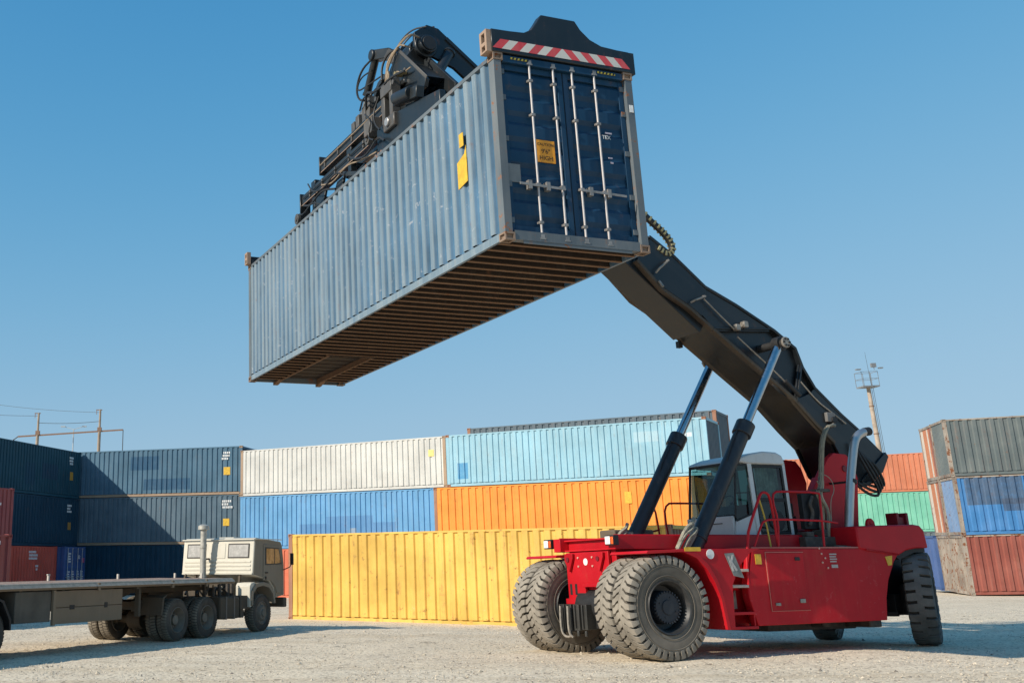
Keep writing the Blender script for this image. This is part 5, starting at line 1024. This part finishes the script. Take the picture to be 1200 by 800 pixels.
F('board_post', MB().box((-4.44, .0, .58), (-4.36, .07, 1.28)), BOARD); F('tool_box', MB().box((-5.52, .05, .66), (-4.46, .55, 1.27)), paint('dark_box', (.05,.045,.038), .85, streak=.1, rust=.2, dust=.3), .012)  # the tool box itself is dark brown
F('landing_leg', MB().box((-1.33, .18, .62), (-1.24, .30, 1.28)), DUSTY); F('landing_leg', MB().box((-1.33, 2.18, .62), (-1.24, 2.30, 1.28)), DUSTY); F('landing_brace', MB().bar((-1.28, .25, .8), (-1.28, 2.25, .8), .06, .06), DUSTY, 0)
for x in (-3.05, -.30, 1.15): F('stake_pocket', MB().box((x, -.03, 1.24), (x+.09, .0, 1.41)), BOARD)
F('twist_stud', MB().box((-2.0, 2.36, 1.42), (-1.95, 2.41, 1.57)).box((-2.02, 2.36, 1.55), (-1.93, 2.41, 1.58)), plain('pale_steel', (.5,.46,.4), .6), .004)
for x, y in ((.55, 2.3), (2.30, .9), (2.42, 1.85)): F('stake', MB().box((x, y, 1.42), (x+.05, y+.05, 1.55)), plain('pale_steel', (.5,.46,.4), .6), .004)
F('fender', MB().prism([(-5.62, .55), (-5.62, .75), (-5.85, 1.12), (-6.1, 1.2), (-8.9, 1.2), (-8.9, 1.16), (-6.12, 1.16), (-5.9, 1.08), (-5.68, .74), (-5.66, .55)], .02, .62), BLACK, .004)
for x in (-6.28, -7.60):
    twheel(tl, x, .15); twheel(tl, x, .48, flip=True); twheel(tl, x, 2.25, flip=True); twheel(tl, x, 1.92)
    F('axle', MB().cyl((x, .4, .49), (x, 2.0, .49), .08, n=12), DUSTY, 0); F('suspension', MB().bar((x-.5, .75, .75), (x+.5, .75, .75), .08, .14).bar((x-.5, 1.65, .75), (x+.5, 1.65, .75), .08, .14), DUSTY, 0)

# ------------------------------------------------------------------ far things on the skyline
CONC = plain('old_concrete', (.33,.255,.19), .9, var=.25, scale=2); WIRE = plain('wire_dark', (.06,.065,.07), .6)
py = thing('power_pylon', 'two legged concrete power pylon with a long crossarm above the far left containers', 'pylon', (-26.95, 110, 0), (0, 0, 0))
def Pn(name, mb, mat, ang=35): return part(name, mb, mat, py, 0, ang)
for x, h in ((0, 16.3), (6.15, 16.6)):
    Pn('pole', MB().cyl((x, 0, -.5), (x+.05, 0, h-1.9), .22, .15, 12).cyl((x+.05, 0, h-1.9), (x+.06, 0, h), .12, .10, 8), CONC)
    Pn('pole_collar', MB().box((x-.15, -.15, h-2.2), (x+.25, .15, h-1.8)), plain('rust_iron', (.25,.15,.10), .8)); Pn('pole_bracket', MB().bar((x-.35, 0, h-.05), (x+.25, 0, h-.05), .08, .08).bar((x-.3, 0, h-.05), (x-.3, 0, h-.5), .05, .05), plain('rust_iron', (.25,.15,.10), .8))
Pn('crossarm', MB().bar((-1.9, 0, 13.95), (8.55, 0, 14.55), .15, .14), plain('rust_iron', (.25,.15,.10), .8))
Pn('insulator_string', MB().cyl((-1.9, 0, 13.95), (-2.35, 0, 13.6), .05, n=6).cyl((-2.35, 0, 13.7), (-2.35, 0, 0), .03, n=5).cyl((8.55, 0, 14.55), (8.62, 0, 0), .045, n=5), WIRE)
def sag(a, b, s, n=12): return [Vector(a).lerp(Vector(b), k/n)-Vector((0, 0, s*4*(k/n)*(1-k/n))) for k in range(n+1)]
Pn('wire', MB().tube(sag((.05, 0, 15.3), (6.1, 0, 15.4), .12), .03, 4), WIRE); Pn('wire', MB().tube(sag((-12, 0, 17.0), (0, 0, 16.0), .25), .022, 4), WIRE); Pn('wire', MB().tube(sag((-12, 3, 18.8), (6.1, 0, 16.3), .4), .02, 4), WIRE)
sl_ = thing('street_lamp', 'thin double armed street lamp between the two legs of the pylon', 'street lamp', (-23.75, 112, 0))
part('lamp_post', MB().cyl((0, 0, 0), (0, 0, 14.9), .08, .05, 8), plain('lamp_grey', (.42,.44,.45), .5), sl_)
for s in (-1, 1): part('lamp_arm', MB().bar((0, 0, 14.85), (s*1.0, 0, 15.15), .05, .05).box((min(s*.85, s*1.3), -.12, 15.1), (max(s*.85, s*1.3), .12, 15.2)), plain('lamp_grey', (.42,.44,.45), .5), sl_)
tw_ = thing('floodlight_mast', 'tall pale concrete floodlight mast with a railed platform behind the boom', 'mast', (62.05, 120.5, .2), (0, R(-2.2), R(4)))
tw_.location = (62.55, 120.5, .2)
def Q(name, mb, mat, ang=35): return part(name, mb, mat, tw_, 0, ang)
Q('shaft', MB().cyl((0, 0, 0), (0, 0, 19.6), .38, .21, 12), plain('pale_concrete', (.40,.32,.25), .9, var=.35, scale=1.6))
for z in (4, 7.5, 11, 14.5, 17.5): Q('shaft_ring', MB().cyl((0, 0, z), (0, 0, z+.1), .40-.17*z/19.6+.03, n=12), plain('rust_iron', (.25,.15,.10), .8))
Q('ladder', MB().bar((.42, -.2, 0), (.25, -.2, 19.5), .03, .03).bar((.60, -.2, 0), (.43, -.2, 19.5), .03, .03), WIRE)
Q('platform', MB().box((-.95, -.7, 19.6), (.95, .7, 19.75)), plain('platform_grey', (.20,.21,.22), .6))
rl = MB()
for x in (-.95, 0, .92):
    for y in (-.7, .67): rl.box((x, y, 19.75), (x+.04, y+.04, 21.3))
for z in (20.5, 21.26):
    for y in (-.7, .67): rl.box((-.95, y, z), (.95, y+.04, z+.04))
    for x in (-.95, .92): rl.box((x, -.7, z), (x+.04, .7, z+.04))
Q('railing', rl, plain('platform_grey', (.20,.21,.22), .6), 0)
for x, y, z, xx in ((-1.6, -1, 21.45, -1.05), (1.05, -1, 21.55, 1.5)): Q('floodlight', MB().box((x, y, z), (xx, y+.3, z+.12)), plain('platform_grey', (.20,.21,.22), .6), 0)
Q('floodlight', MB().box((.2, -1.0, 21.7), (.75, -.75, 22.15)).box((.45, -.95, 21.4), (.5, -.9, 21.7)), plain('platform_grey', (.20,.21,.22), .6), 0); Q('aerial', MB().cyl((-.15, -.9, 19.7), (-.25, -.9, 23.4), .025, .012, 6), WIRE)
